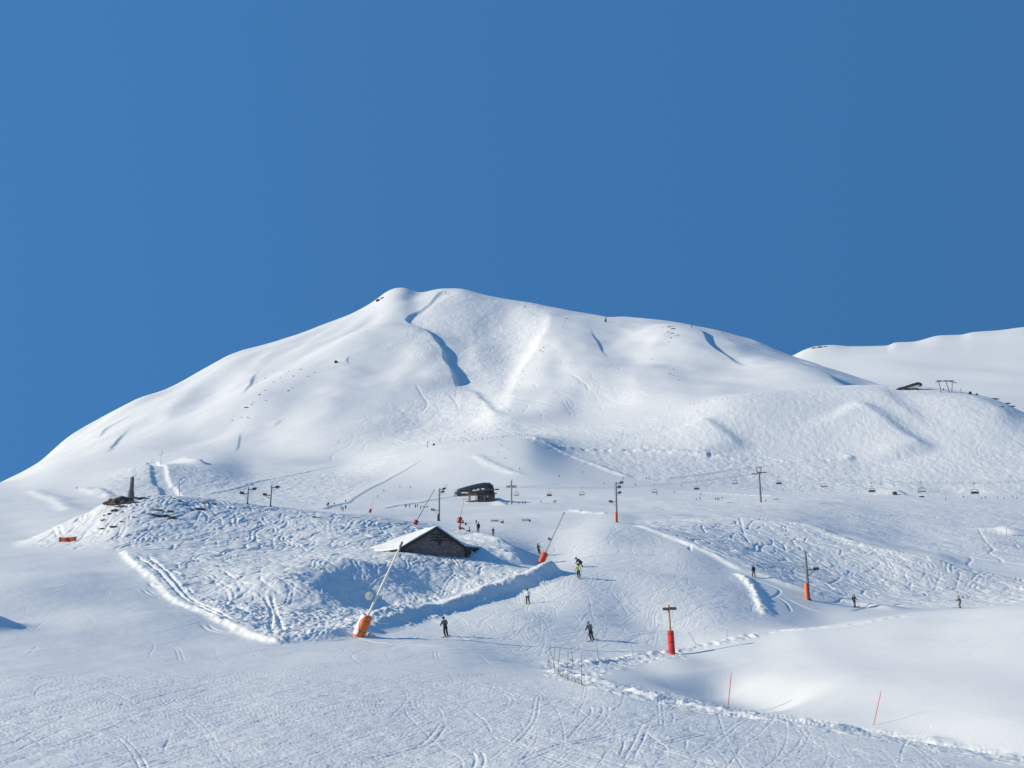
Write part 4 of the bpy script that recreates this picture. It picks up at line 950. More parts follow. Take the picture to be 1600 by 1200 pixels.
# ------------------------------------------------------------------ lift station
def station():
    b = spot(742, 783); d = b.y; k = d/F
    root = empty('lift_station', b, 'dark rounded chairlift station on timber legs in the middle of the slope', 'lift station')
    X0 = lambda px: (px-742)*k
    Z0 = lambda py: (783-py)*k
    # long capsule roof: sections along the length
    secs = [(709.5,774,1.0,0.5),(711,771.2,2.0,1.3),(716,768.3,2.7,2.1),(728,765.8,3.0,2.6),(744,762.5,3.1,3.0),(757,760.5,3.1,3.1),(765,761.2,3.0,2.9),(770,763.8,2.6,2.3),(772,766.5,1.5,1.2)]
    def ring(px, pyc, hw, hh, n=20, sc=1.0):
        cx, cz = X0(px), Z0(pyc)
        low = -0.75
        out = []
        for i in range(n):
            a = i/n*TAU; y = math.cos(a)*hw*1.15*sc; z = math.sin(a)*hh*0.5*sc
            z = z*1.25 if z > 0 else max(z*2.6, -2.0*hh*0.5*sc)
            out.append(Vector((cx, y, cz+z)))
        return out
    mb = MB(); rs = [[mb.bm.verts.new(p) for p in ring(*s_)] for s_ in secs]; n = 20
    for i in range(len(rs)-1):
        for j in range(n): mb.bm.faces.new((rs[i][j], rs[i][(j+1) % n], rs[i+1][(j+1) % n], rs[i+1][j]))
    mb.bm.faces.new(rs[0][::-1]); mb.bm.faces.new(rs[-1])
    RM = mat('station_roof', (0.055, 0.06, 0.07), 0.35, 0.2, var=0.15, scale=0.6)
    roof = mb.build('roof', RM, root)
    # ridge strip of pale metal around the back end
    MB().tube([Vector((X0(px), 0.2, Z0(py))) for px, py in ((752,757.5),(757,755.4),(763,754.4),(768,756),(771.5,759.5))], 0.09, 6).build('rail', LTSTEEL, roof)
    for x, z, wx, wz in ((727, 771.0, 1.5, 0.26), (742, 767.2, 1.0, 0.2), (748, 765.8, 0.6, 0.25), (755, 765, 0.7, 0.3), (713, 774, 0.6, 0.2)):
        MB().blob((X0(x), -3.35 if x > 720 else -2.2, Z0(z)), (wx*1.15, 0.30, wz*1.3), 0.5, 3, int(x)).build('snow_patch', SNOWOBJ, roof)
    WD_ = mat('orange_timber', (0.34, 0.15, 0.07), 0.7, var=0.2)
    MB().poly([(X0(716), -2.2, Z0(775.6)), (X0(756), -2.5, Z0(773.4)), (X0(765), -2.4, Z0(769.5)), (X0(757), -2.5, Z0(768.5)), (X0(735), -2.5, Z0(772.5))], (0, 4.5, 0)).build('underside', WD_, root, False)
    MB().box((X0(734), -1.8, Z0(779.3)), (1.15, 1.2, Z0(773.6)-Z0(785)), None, 0.05).build('pillar', mat('pale_timber', (0.62, 0.42, 0.22), 0.7), root, False)
    MB().box((X0(744), -1.6, Z0(778.6)), (0.35, 0.8, Z0(773)-Z0(784)), None, 0.03).build('pillar', WD_, root, False)
    cab = MB().box((X0(759.5), -1.0, (Z0(771.5)+Z0(784))/2), (X0(773)-X0(746), 3.6, Z0(771.5)-Z0(784)), None, 0.05).build('cabin', mat('cabin_wall', (0.05, 0.05, 0.055), 0.7, var=0.25, scale=1.2), root, False)
    MB().box((X0(766.5), -1.0, Z0(771.3)), (X0(776)-X0(757), 4.3, 0.28), None, 0.04).build('flat_roof', DKSTEEL, cab, False)
    MB().box((X0(761.5), -2.84, Z0(776.5)), (1.0, 0.06, 0.9)).build('window', mat('pane', (0.35, 0.38, 0.40), 0.15, var=0.1), cab, False)
    MB().box((X0(752.5), -2.84, Z0(777)), (0.7, 0.06, 1.9)).build('door', mat('door_brown', (0.10, 0.05, 0.04), 0.7), cab, False)
    MB().tube([(X0(757), -3.0, Z0(783)), (X0(756.6), -3.0, Z0(773))], 0.10, 6).build('post', LTSTEEL, root)
    MB().box((X0(727), -2.6, Z0(780.4)), (2.3, 0.5, 0.2), None, 0.03).build('bench', DKSTEEL, root, False)
    MB().blob((X0(776), -0.5, Z0(765)), (0.9, 0.4, 0.3), 0.4, 3, 5).build('drive_unit', DKSTEEL, root)
    MB().tube([(X0(770), -0.5, Z0(766)), (X0(780), -0.5, Z0(764.6))], 0.12, 6).build('rope_guide', DKSTEEL, root)
station()
# ------------------------------------------------------------------ structures on the far hill
def far_station():
    b = spot(1420, 609, 500); d = b.y; k = d/F
    root = empty('hilltop_station', b, 'long tilted tube of a lift station on the hill crest, white side with dark edge', 'lift station')
    P = [(1404,607.2,1.0),(1412,606,1.2),(1418,604.6,1.7),(1428,602.2,2.2),(1436,600.2,2.3),(1440,600.8,1.8),(1441.5,602,0.9)]
    v = lambda px, py, y: Vector(((px-1420)*k, y, (609-py)*k))
    MB().tube([v(px, py, 0) for px, py, r in P], [r for _, _, r in P], 14).build('roof', DKSTEEL, root)
    MB().poly([v(1414, 607.3, -1.7), v(1432, 605, -2.2), v(1436.5, 602, -2.45), v(1433, 602, -2.4)], (0, -0.3, 0)).build('side_panel', WHITEP, root, False)
    MB().poly([v(1413, 608.2, -1.2), v(1433, 606.4, -1.9), v(1436, 609.5, -1.2), v(1413, 610, -1.2)], (0, 1.6, 0)).build('base', DKSTEEL, root, False)
    MB().box(v(1404.5, 608, 0), (5.5, 2, 0.9)).build('ramp', DKSTEEL, root, False)
far_station()
def gantry():
    b = spot(1480, 613, 500); k = b.y/F
    root = empty('lift_gantry', b, 'three legged dark gantry of a lift standing on the right hill crest', 'gantry')
    for x0, x1 in ((1470.5,1468.5), (1484,1480), (1487,1490)):
        MB().tube([((x0-1480)*k, 0, -0.8), ((x1-1480)*k, 0, 17*k)], [0.45, 0.38], 8).build('leg', STEEL, root)
    MB().tube([(-17*k, 0, 16.3*k), (-8*k, 0, 18.3*k), (0, 0, 18.2*k), (8*k, 0, 17.6*k), (16.5*k, 0, 15.5*k)], 0.4, 8).build('crossbeam', STEEL, root)
    for x in (-11.5, 0, 9): MB().box((x*k, 0, 19*k), (4.2, 0.8, 0.6)).build('sheave_beam', STEEL, root, False)
gantry()
def far_post(px, py, h, label, arm=True, d0=400, r=0.25, blob=False):
    b = spot(px, py, d0); H = h*b.y/F
    root = empty('far_pylon', b, label, 'pylon', 'tiny pylons on the upper slopes')
    MB().tube([(0, 0, -1), (0, 0, H)], [r*1.3, r], 6).build('mast', DKSTEEL, root)
    if arm: MB().box((0, 0, H*0.92), (H*0.28, 0.3, H*0.06)).build('arm', DKSTEEL, root, False)
    if blob: MB().box((-0.4*H*0.3, 0, H*0.3), (H*0.35, 1.0, H*0.5), None, 0.1).build('cabin', DKSTEEL, root, False)
for a in [(696,460,5,'tiny pylon with a long shadow right of the summit saddle',True,900,0.45), (820,481,5,'tiny pylon below the skyline, middle of the upper ridge',True,900,0.45), (947,503,8,'dark pylon standing on the skyline right of the summit',True,900,0.9,True), (1081,512,6,'tiny leaning pylon on the skyline near the rocky knoll',True,900,0.45), (1129,521,3,'tiny post on the right skyline of the mountain',False,900,0.4), (482,566,1,'',0), (668,699,9,'thin post at the left end of the line of walkers',True,500,0.22), (1502,614,7,'thin faint post right of the lift gantry',True,500,0.18), (553,566,1,'',0)]:
    if not a[3]: continue
    far_post(*a)
def small_hut(px, py, wpx, hpx, label, m, d0):
    b = spot(px, py, d0); k = b.y/F; w_, h = wpx*k, hpx*k
    root = empty('small_hut', b, label, 'hut', 'tiny huts on the slopes')
    MB().box((0, 0, h*0.3), (w_, w_*0.8, h*0.9), None, 0.03).build('wall', m, root, False)
    MB().poly([(-w_*0.6, -w_*0.5, h*0.72), (w_*0.6, -w_*0.5, h*0.72), (0, -w_*0.5, h*1.1)], (0, w_, 0)).build('roof', DKSTEEL, root, False)
small_hut(1398, 773, 5.5, 4.5, 'small brown hut under the occupied chair at right', mat('hut_brown', (0.16, 0.10, 0.07), 0.8), 300)
small_hut(1440, 777, 6, 1.8, 'low dark roof peeking over the plateau edge right of the brown hut', DKSTEEL, 300)
small_hut(525, 567, 4.5, 3.5, 'tiny dark hut on the left shoulder of the mountain', DKSTEEL, 700)
small_hut(678, 696, 3, 3, 'tiny dark hut beside the thin post at the left end of the walkers', DKSTEEL, 500)
small_hut(1516, 616, 3.5, 4, 'tiny dark cabin on the crest right of the lift gantry', DKSTEEL, 500)
small_hut(1526, 617, 3, 2, 'lowest dark roof on the crest, right of the tiny cabin', DKSTEEL, 500)
# ------------------------------------------------------------------ rocks and pillar
def rock(px, py, wpx, hpx, label, m=None, seed=0, dmin=0, dep=0.8, group='rocks on the left mound', flat=1.0, name='rock'):
    b = spot(px, py, dmin); k = b.y/F
    rx, rz = wpx*k/2, max(hpx*k*0.52, 0.05)
    o = MB().blob((0, 0, rz*0.15), (rx, max(rx*dep*0.6, 0.1), rz), 0.75, 3 if wpx > 6 else 2, seed, 1.7).build(name, m or ROCK, None, wpx < 3, b)
    o.rotation_euler = (0, 0, random.uniform(-0.3, 0.3))
    return tag(o, label, 'rock', group)
def pillar():
    b = spot(204, 777); k = b.y/F
    root = empty('stone_pillar', b, 'weathered stone pillar standing upright on the rocky top of the left mound', 'pillar')
    mb = MB(); n = 14; hs = [(-0.4, 5.6), (0, 5.2), (0.12, 4.6), (0.28, 3.9), (0.4, 3.3), (0.6, 2.95), (0.8, 2.8), (0.92, 2.6), (0.98, 1.9), (1.0, 0.7)]
    H = 32*k; rs = []
    for h, r in hs:
        rs.append([mb.bm.verts.new(((math.cos(a*TAU/n)*r*k*(1+0.16*math.sin(a*2.3+h*9))+(0.25-0.35*h)*0.5), math.sin(a*TAU/n)*r*k*0.9*(1+0.1*math.cos(a*3+h*7)), h*H)) for a in range(n)])
    for i in range(len(rs)-1):
        for j in range(n): mb.bm.faces.new((rs[i][j], rs[i][(j+1) % n], rs[i+1][(j+1) % n], rs[i+1][j]))
    mb.bm.faces.new(rs[-1])
    mb.build('shaft', PILLAR, root)
    MB().blob((-0.45, -0.2, 0.15), (0.55, 0.4, 0.4), 0.4, 3, 8).build('plinth_snow', SNOWOBJ, root)
pillar()
rock(186, 786, 33, 15, 'big brown boulder just below the stone pillar', ROCK, 4, dep=0.9)
for k, (px, py, w_, h, lb) in enumerate([
  (218,778,28,3.5,'long dark flat rock right of the pillar foot'), (204,785,22,4,'dark ledge under the right side of the big boulder'),
  (222,780,12,3,'short dark rock at the right end of the flat ledge'), (190,791.5,20,4,'dark ledge one row below the big boulder'),
  (179,797.5,10,4,'dark rock at the left end of the second ledge'), (171,803,8,3.5,'small dark rock left of the slope centre, under the second ledge'),
  (163,805,5,2.5,'very small dark rock at the left edge of the rocky patch'), (162,812.5,8.5,4,'brown rock lowest on the left flank of the mound'),
  (208,808,5,3,'small round rock below the ledges'), (190,815,6,3,'small dark rock low on the mound left of centre'),
  (247,797,14,3.5,'dark ledge at the middle of the mound top'), (266,799,15,3,'thin dark ledge right of the mound middle'),
  (236,803.5,12,3,'left end of the longest rock band'), (253,806,20,4,'longest dark brown rock band in the middle of the mound'),
  (266,808.5,18,4.5,'right end of the longest rock band'), (311,795,18,3,'dark ledge on the right of the mound top'),
  (290,789,9,2.5,'small rock left of the right hand ledges'), (322,786,12,3,'dark rock on the right skyline of the mound'),
  (334,787,9,3,'last dark rock on the right skyline of the mound'), (281,783.5,10,3.5,'dark rock below the foot of the snow ramp'),
  (272,779,5,2.5,'small rock at the foot of the snow ramp'), (286,800,8,2,'thin rock line right of the longest band'),
  (298,796,8,2.5,'small rock left of the right ledge'), (178,823,12,2.5,'thin dark line of rock low on the left mound'),
  (160,826,9,2.2,'faint rock line lowest left on the mound'), (192,800,6,2.5,'small rock between the two left ledges'),
  (491,808,8,2.5,'small dark rock on the mound right of the two thin towers'), (499,809,6,2.5,'tiny dark rock next to it, farthest right on the mound')]):
    rock(px, py+h*0.2, w_, h, lb, ROCK if k in (7,) else DROCK, k+10, dep=0.5)
RK = [('on the rocky knoll under the right skyline', 1050, [(1047,511,9,3),(1052,514,10,4),(1045,519,7,3),(1051,521,8,3),(1060,524,4,5),(1049,528,5,4),(1046,535,4,2),(1056,525,4,3),(1038,523,3,1.5),(1070,533,3,1.8),(1036,512,3,1.5)]),
  ('low on the bright face below the knoll', 900, [(1019,561,5,2),(1047,563,4,1.5),(1041,558,2,1.5),(1053,577,4,2.5),(1047,584,6,2.5),(1052,587,4,1.8),(1055,590,2.5,1.5),(1061,593,5,1.6),(1046,598,2,1.2)]),
  ('along the ridge right of the bright gully', 900, [(885,498,5,3),(882,503,3,2.5),(880,511,3,2),(884,513,3,2.5),(850,543,6,2.5),(845,548,5,3),(849,550,5,2),(836,554,3,1.5),(838,561,4,1.5),(825,570,3,1.5),(818,580,5,2),(839,577,3,1.5),(816,591,3,1.5),(842,586,2.5,1.2)]),
  ('in the stony band on the left shoulder', 700, [(402,598,4,2),(401,602,3,1.5),(415,591,4,2),(427,580,3,1.8),(452,580,5,2),(447,584,4,2),(470,577,6,2.5),(459,588,4,4),(428,597,5,2.5),(406,617,7,4),(414,610,6,3),(385,637,9,4),(393,632,6,3),(396,629,4,2),(451,611,5,3.5),(457,606,3,2),(482,588,5,1.8),(492,582,6,1.6),(471,597,3,1.4),(416,626,5,2),(363,657,4,2),(377,652,5,1.5),(388,652,5,2),(391,654,3,1.5),(438,590,3,2.4)]),
  ('near the summit on the left skyline', 1200, [(592,470,11,9),(598,466,9,6),(603,469,3,1.5),(588,481,3,1.5)])]
for where, dm, lst in RK:
    srt = ['biggest', 'second biggest', 'third biggest']
    order = sorted(range(len(lst)), key=lambda i: -lst[i][2]*lst[i][3])
    for i, (px, py, w_, h) in enumerate(lst):
        rank = order.index(i)
        if rank < 3: lb = '%s dark rock outcrop %s' % (srt[rank], where); g = 'rock outcrops on the mountain'
        else: lb = 'one of the small dark rocks %s' % where; g = 'small rocks %s' % where
        rock(px, py, w_*0.85, h*0.42, lb, DROCK, i+int(px), dm, 0.6, g)
for k, (px, py, w_, h, lb) in enumerate([(1552,621,20,1.8,'thin dark rock line on the far right crest, left of two'), (1571,623,14,2.2,'dark rock step right of the thin line on the far right crest'), (1579,626,9,2.0,'lowest right dark rock step on the far crest'), (1566,636,5,2,'small dark rock on the shaded edge of the far right hill')]):
    rock(px, py, w_, h, lb, DROCK, k+50, 500, 0.4, 'rocks on the far right crest')
def far_rock(px, py, w_, h, lb, seed):
    u, w0 = px2uw(px, py); i = int(np.argmin(np.abs(RX[60]/RY[60]-u))); colw = RZ[:, i]/RY[:, i]; j = int(np.argmax(colw >= w0)) or len(colw)-4
    b = Vector((float(RX[j, i]), float(RY[j, i]), float(RZ[j, i]))); k = b.y/F
    o = MB().blob((0, 0, 0), (w_*k/2, w_*k/3, h*k*0.6), 0.7, 3, seed, 1.7).build('rock', DROCK, None, False, b); tag(o, lb, 'rock', 'rocks on the distant right ridge')
far_rock(1273, 543, 8, 2.2, 'biggest dark rock at the left end of the distant ridge', 1)
far_rock(1264, 546, 7, 1.6, 'thin dark rock lower left at the end of the distant ridge', 2)
far_rock(1281, 542, 5, 1.2, 'small dark rock right of the biggest one on the distant ridge', 3)
# ------------------------------------------------------------------ people
def body_mesh(J, bones, rad, mats, typ, name='body', sub=1):
    """skin-modifier body from joints; typ maps bone -> material slot"""
    bm = bmesh.new(); sk = bm.verts.layers.skin.verify(); vs = {}
    for k, p in J.items():
        v = bm.verts.new(p); vs[k] = v; v[sk].radius = (rad[k], rad[k])
    vs['hip'][sk].use_root = True
    for a, b in bones: bm.edges.new((vs[a], vs[b]))
    me = bpy.data.meshes.new(name+'_cage'); bm.to_mesh(me); bm.free()
    o = bpy.data.objects.new(name+'_cage', me); COL.objects.link(o)
    o.modifiers.new('skin', 'SKIN'); sd_ = o.modifiers.new('sub', 'SUBSURF'); sd_.levels = sub; sd_.render_levels = sub
    dg = bpy.context.evaluated_depsgraph_get(); ev = o.evaluated_get(dg)
    m2 = bpy.data.meshes.new_from_object(ev); m2.name = name
    bpy.data.objects.remove(o); bpy.data.meshes.remove(me)
    m2.materials.clear()
    for m in mats: m2.materials.append(m)
    segs = [(Vector(J[a]), Vector(J[b]), typ.get((a, b), 0)) for a, b in bones]
    for p in m2.polygons:
        c = p.center; best = 1e9; bt = 0
        for a, b, t in segs:
            ab = b-a; s_ = max(0, min(1, (c-a).dot(ab)/ab.length_squared)); dd = (c-(a+ab*s_)).length
            if dd < best: best = dd; bt = t
        p.material_index = bt; p.use_smooth = True
    return m2
RAD = dict(hip=.17, waist=.17, chest=.205, neck=.062, head=.095, crown=.085, shl=.105, shr=.105, ell=.085, elr=.085, wrl=.06, wrr=.06, hnl=.052, hnr=.052, fgl=.03, fgr=.03, hl=.13, hr=.13, knl=.10, knr=.10, anl=.085, anr=.085, hel=.06, her=.06, tol=.045, tor=.045)
BON = [('hip','waist'),('waist','chest'),('chest','neck'),('neck','head'),('head','crown'),('chest','shl'),('shl','ell'),('ell','wrl'),('wrl','hnl'),('hnl','fgl'),('chest','shr'),('shr','elr'),('elr','wrr'),('wrr','hnr'),('hnr','fgr'),
       ('hip','hl'),('hl','knl'),('knl','anl'),('anl','tol'),('hip','hr'),('hr','knr'),('knr','anr'),('anr','tor')]
TYP = {('neck','head'):2,('head','crown'):2,('wrl','hnl'):3,('wrr','hnr'):3,('hnl','fgl'):3,('hnr','fgr'):3,('hip','hl'):1,('hl','knl'):1,('knl','anl'):1,('hip','hr'):1,('hr','knr'):1,('knr','anr'):1,('anl','tol'):3,('anr','tor'):3}
def pose(kind):
    if kind == 'ski':
        J = dict(hip=(0,0,.90), waist=(0,.05,1.06), chest=(0,.12,1.28), neck=(0,.17,1.47), head=(0,.20,1.58), crown=(0,.21,1.68),
          shl=(-.19,.12,1.37), ell=(-.29,.22,1.14), wrl=(-.30,.42,1.06), hnl=(-.30,.50,1.05), fgl=(-.29,.56,1.04), shr=(.19,.12,1.37), elr=(.29,.22,1.14), wrr=(.30,.42,1.06), hnr=(.30,.50,1.05), fgr=(.29,.56,1.04),
          hl=(-.10,0,.84), knl=(-.12,.18,.50), anl=(-.12,.02,.12), tol=(-.12,.18,.06), hr=(.10,0,.84), knr=(.12,.18,.50), anr=(.12,.02,.12), tor=(.12,.18,.06))
    elif kind == 'stand':
        J = dict(hip=(0,0,.95), waist=(0,.01,1.10), chest=(0,.02,1.33), neck=(0,.03,1.52), head=(0,.05,1.63), crown=(0,.05,1.73),
          shl=(-.19,.01,1.42), ell=(-.27,-.02,1.15), wrl=(-.28,.10,.93), hnl=(-.28,.14,.88), fgl=(-.28,.17,.82), shr=(.19,.01,1.42), elr=(.27,-.02,1.15), wrr=(.28,.10,.93), hnr=(.28,.14,.88), fgr=(.28,.17,.82),
          hl=(-.10,0,.88), knl=(-.13,.05,.50), anl=(-.16,0,.12), tol=(-.17,.17,.06), hr=(.10,0,.88), knr=(.13,.05,.50), anr=(.16,0,.12), tor=(.17,.17,.06))
    elif kind == 'walk':
        J = dict(hip=(0,0,.93), waist=(0,.03,1.08), chest=(0,.08,1.30), neck=(0,.12,1.49), head=(0,.16,1.60), crown=(0,.17,1.70),
          shl=(-.19,.08,1.40), ell=(-.26,-.06,1.16), wrl=(-.27,.10,.98), hnl=(-.27,.15,.94), fgl=(-.27,.19,.90), shr=(.19,.08,1.40), elr=(.26,.16,1.15), wrr=(.27,.36,1.05), hnr=(.27,.43,1.04), fgr=(.27,.48,1.02),
          hl=(-.10,0,.86), knl=(-.11,.22,.52), anl=(-.11,.20,.14), tol=(-.11,.36,.07), hr=(.10,0,.86), knr=(.11,-.02,.50), anr=(.11,-.25,.16), tor=(.11,-.10,.06))
    elif kind == 'crouch':
        J = dict(hip=(0,-.18,.52), waist=(0,-.06,.68), chest=(0,.12,.88), neck=(0,.22,1.05), head=(0,.28,1.15), crown=(0,.30,1.25),
          shl=(-.19,.14,.97), ell=(-.36,.20,.78), wrl=(-.48,.35,.72), hnl=(-.52,.40,.70), fgl=(-.55,.45,.69), shr=(.19,.14,.97), elr=(.38,.12,.80), wrr=(.52,.20,.70), hnr=(.57,.24,.67), fgr=(.61,.27,.65),
          hl=(-.12,-.16,.48), knl=(-.26,.20,.45), anl=(-.30,.02,.12), tol=(-.32,.16,.06), hr=(.12,-.16,.48), knr=(.24,.20,.45), anr=(.28,.02,.12), tor=(.30,.16,.06))
    else:  # sit
        J = dict(hip=(0,0,.14), waist=(0,-.02,.30), chest=(0,.02,.53), neck=(0,.06,.71), head=(0,.10,.82), crown=(0,.11,.92),
          shl=(-.19,.02,.62), ell=(-.28,-.06,.38), wrl=(-.24,.16,.32), hnl=(-.22,.22,.31), fgl=(-.20,.27,.30), shr=(.19,.02,.62), elr=(.28,-.06,.38), wrr=(.24,.16,.32), hnr=(.22,.22,.31), fgr=(.20,.27,.30),
          hl=(-.10,.05,.14), knl=(-.15,.45,.38), anl=(-.15,.75,.10), tol=(-.15,.88,.16), hr=(.10,.05,.14), knr=(.15,.45,.34), anr=(.15,.78,.10), tor=(.15,.90,.16))
    return J
_bm = {}
def get_body(kind, jacket, trousers):
    key = (kind, jacket.name, trousers.name)
    if key not in _bm: _bm[key] = body_mesh(pose(kind), BON, RAD, [jacket, trousers, SKIN, BLACK], TYP)
    return _bm[key]
SKIM = mat('ski_top', (0.10, 0.10, 0.12), 0.35, var=0.3)
def person(px, py, kind, face, jacket, trousers, label, hat=BLACK, lean=0, skis=True, poles=True, size=None, pack=None, board=False, dmin=0, group=None, loc=None):
    b = spot(px, py, dmin) if loc is None else loc
    root = empty('person', b, label, 'person', group)
    J = pose(kind); R = (Matrix.Rotation(math.radians(face), 3, 'Z'))
    root.rotation_euler = (Matrix.Rotation(math.radians(lean), 3, 'Y') @ R).to_euler()
    s_ = (size*b.y/F/ (J['crown'][2]+0.1)) if size else 1.0
    root.scale = (s_,)*3
    bd = bpy.data.objects.new('body', get_body(kind, jacket, trousers)); COL.objects.link(bd); bd.parent = root
    h = Vector(J['head']).lerp(Vector(J['crown']), 0.6)
    MB().blob(h+Vector((0, -0.015, 0.03)), (0.122, 0.14, 0.125), 0.03, 3).build('helmet', hat, root)
    MB().tube([h+Vector((-0.10, 0.075, -0.03)), h+Vector((-0.05, 0.125, -0.03)), h+Vector((0.05, 0.125, -0.03)), h+Vector((0.10, 0.075, -0.03))], 0.035, 8).build('goggles', DKSTEEL, root)
    MB().blob(h+Vector((0, 0.115, -0.085)), (0.018, 0.025, 0.022), 0, 2).build('nose', SKIN, root)
    if pack: MB().box(Vector(J['chest'])+Vector((0, -0.24, -0.06)), (0.32, 0.2, 0.46), None, 0.06).build('backpack', pack, root)
    if skis and kind != 'sit':
        for q in ('l', 'r'):
            a = Vector(J['an'+q]); mb = MB()
            pr = [(-0.75, 0.015), (-0.4, 0.0), (0.0, 0.0), (0.6, 0.0), (0.85, 0.03), (0.98, 0.11)]
            mb.tube([(a.x, y+0.05, z+0.02) for y, z in pr], [0.03, 0.04, 0.04, 0.04, 0.045, 0.02], 6)
            for v in mb.bm.verts: v.co.z = 0.02+(v.co.z-0.02)*0.6
            mb.build('ski', SKIM, root)
    if board:
        mb = MB(); mb.box((0, 0.05, 0.03), (1.5, 0.27, 0.03), None, 0.01); mb.build('snowboard', SKIM, root)
    if poles and kind in ('ski', 'stand', 'walk'):
        for q, sx in (('l', -1), ('r', 1)):
            hd_ = Vector(J['hn'+q]); tip = Vector((hd_.x*1.25, hd_.y-(0.75 if kind == 'ski' else -0.02), 0.12 if kind == 'ski' else 0.0))
            MB().tube([hd_+(hd_-tip).normalized()*0.08, tip], 0.012, 5).build('ski_pole', STEEL, root)
    return root
person(698, 994, 'ski', 165, GREY, BLACK, 'skier in dark grey jacket and black trousers on the piste right of the nearest lance', BLACK, -9, poles=False, size=29)
person(926, 1000, 'ski', 150, GREY, BLACK, 'skier with a pale pack and black trousers above the cluster of thin poles', KHAKI, -11, pack=mat('pale_pack', (0.50, 0.50, 0.45), 0.7), size=28)
person(825, 943, 'stand', 172, WHITEC, BLACK, 'skier in a white jacket and black trousers at the edge of the blue berm shadow', GREY, -3, size=22)
person(905, 903, 'ski', 175, YELLOWC, BLACK, 'skier in a yellow green jacket and black trousers on the middle of the piste', BLACK, -6, size=22)
person(909, 886, 'crouch', 120, BLACK, BLACK, 'snowboarder all in black, arms out, just above the skier in yellow', BLACK, -22, skis=False, poles=False, board=True, size=17)
person(843, 866, 'ski', 200, KHAKI, BLACK, 'skier in a khaki jacket passing behind the red pad of the second lance', BLACK, -12, poles=False)
person(1178, 902, 'walk', 10, BLACK, NAVY, 'person in black on the narrow path above the bright piste edge', REDC, 2, poles=False)
person(1336, 949, 'walk', -60, NAVY, BLACK, 'person in dark clothes walking on the path right of the orange padded tower', KHAKI, -4)
person(1501, 950, 'ski', 80, OLIVE, OLIVE, 'person in olive brown clothes on the path nearest the right edge', KHAKI, 3, poles=False)
person(747, 832, 'stand', 20, NAVY, BLACK, 'tall person in dark clothes standing behind the barn with arms bent', BLACK, 2, size=16)
person(771, 837, 'ski', 175, GREY, BLACK, 'skier in a grey jacket coming down right of the barn', GREY, -3, size=12.5)
person(718, 828, 'sit', -70, REDC, REDC, 'person in a red suit sitting on the snow behind the barn roof', REDC, 0, skis=False, poles=False, size=10)
person(723.5, 818, 'sit', 60, BLACK, BLACK, 'small dark figure sitting just right of the tall red pad', BLACK, 0, skis=False, poles=False, size=6)
person(727.5, 820.5, 'sit', 0, GREY, BLACK, 'small grey figure sitting, right of the one beside the tall red pad', BLACK, 0, skis=False, poles=False, size=5)
person(734, 831, 'sit', 90, GREY, BLACK, 'figure in grey sitting on the snow left of the tall standing person', GREY, 0, skis=False, poles=False, size=7)
person(744, 819, 'stand', 0, REDC, BLACK, 'person in dark red standing upslope of the tall person behind the barn', BLACK, 0, poles=False, size=7)
person(784.5, 818, 'sit', 60, BLACK, BLACK, 'dark figure lying back on the snow between the two pale banners', BLACK, 25, skis=False, poles=False, size=6)
person(828, 815.5, 'sit', 0, BLACK, BLACK, 'tiny dark figure sitting at the right end of the pinkish banner', BLACK, 0, skis=False, poles=False, size=4)
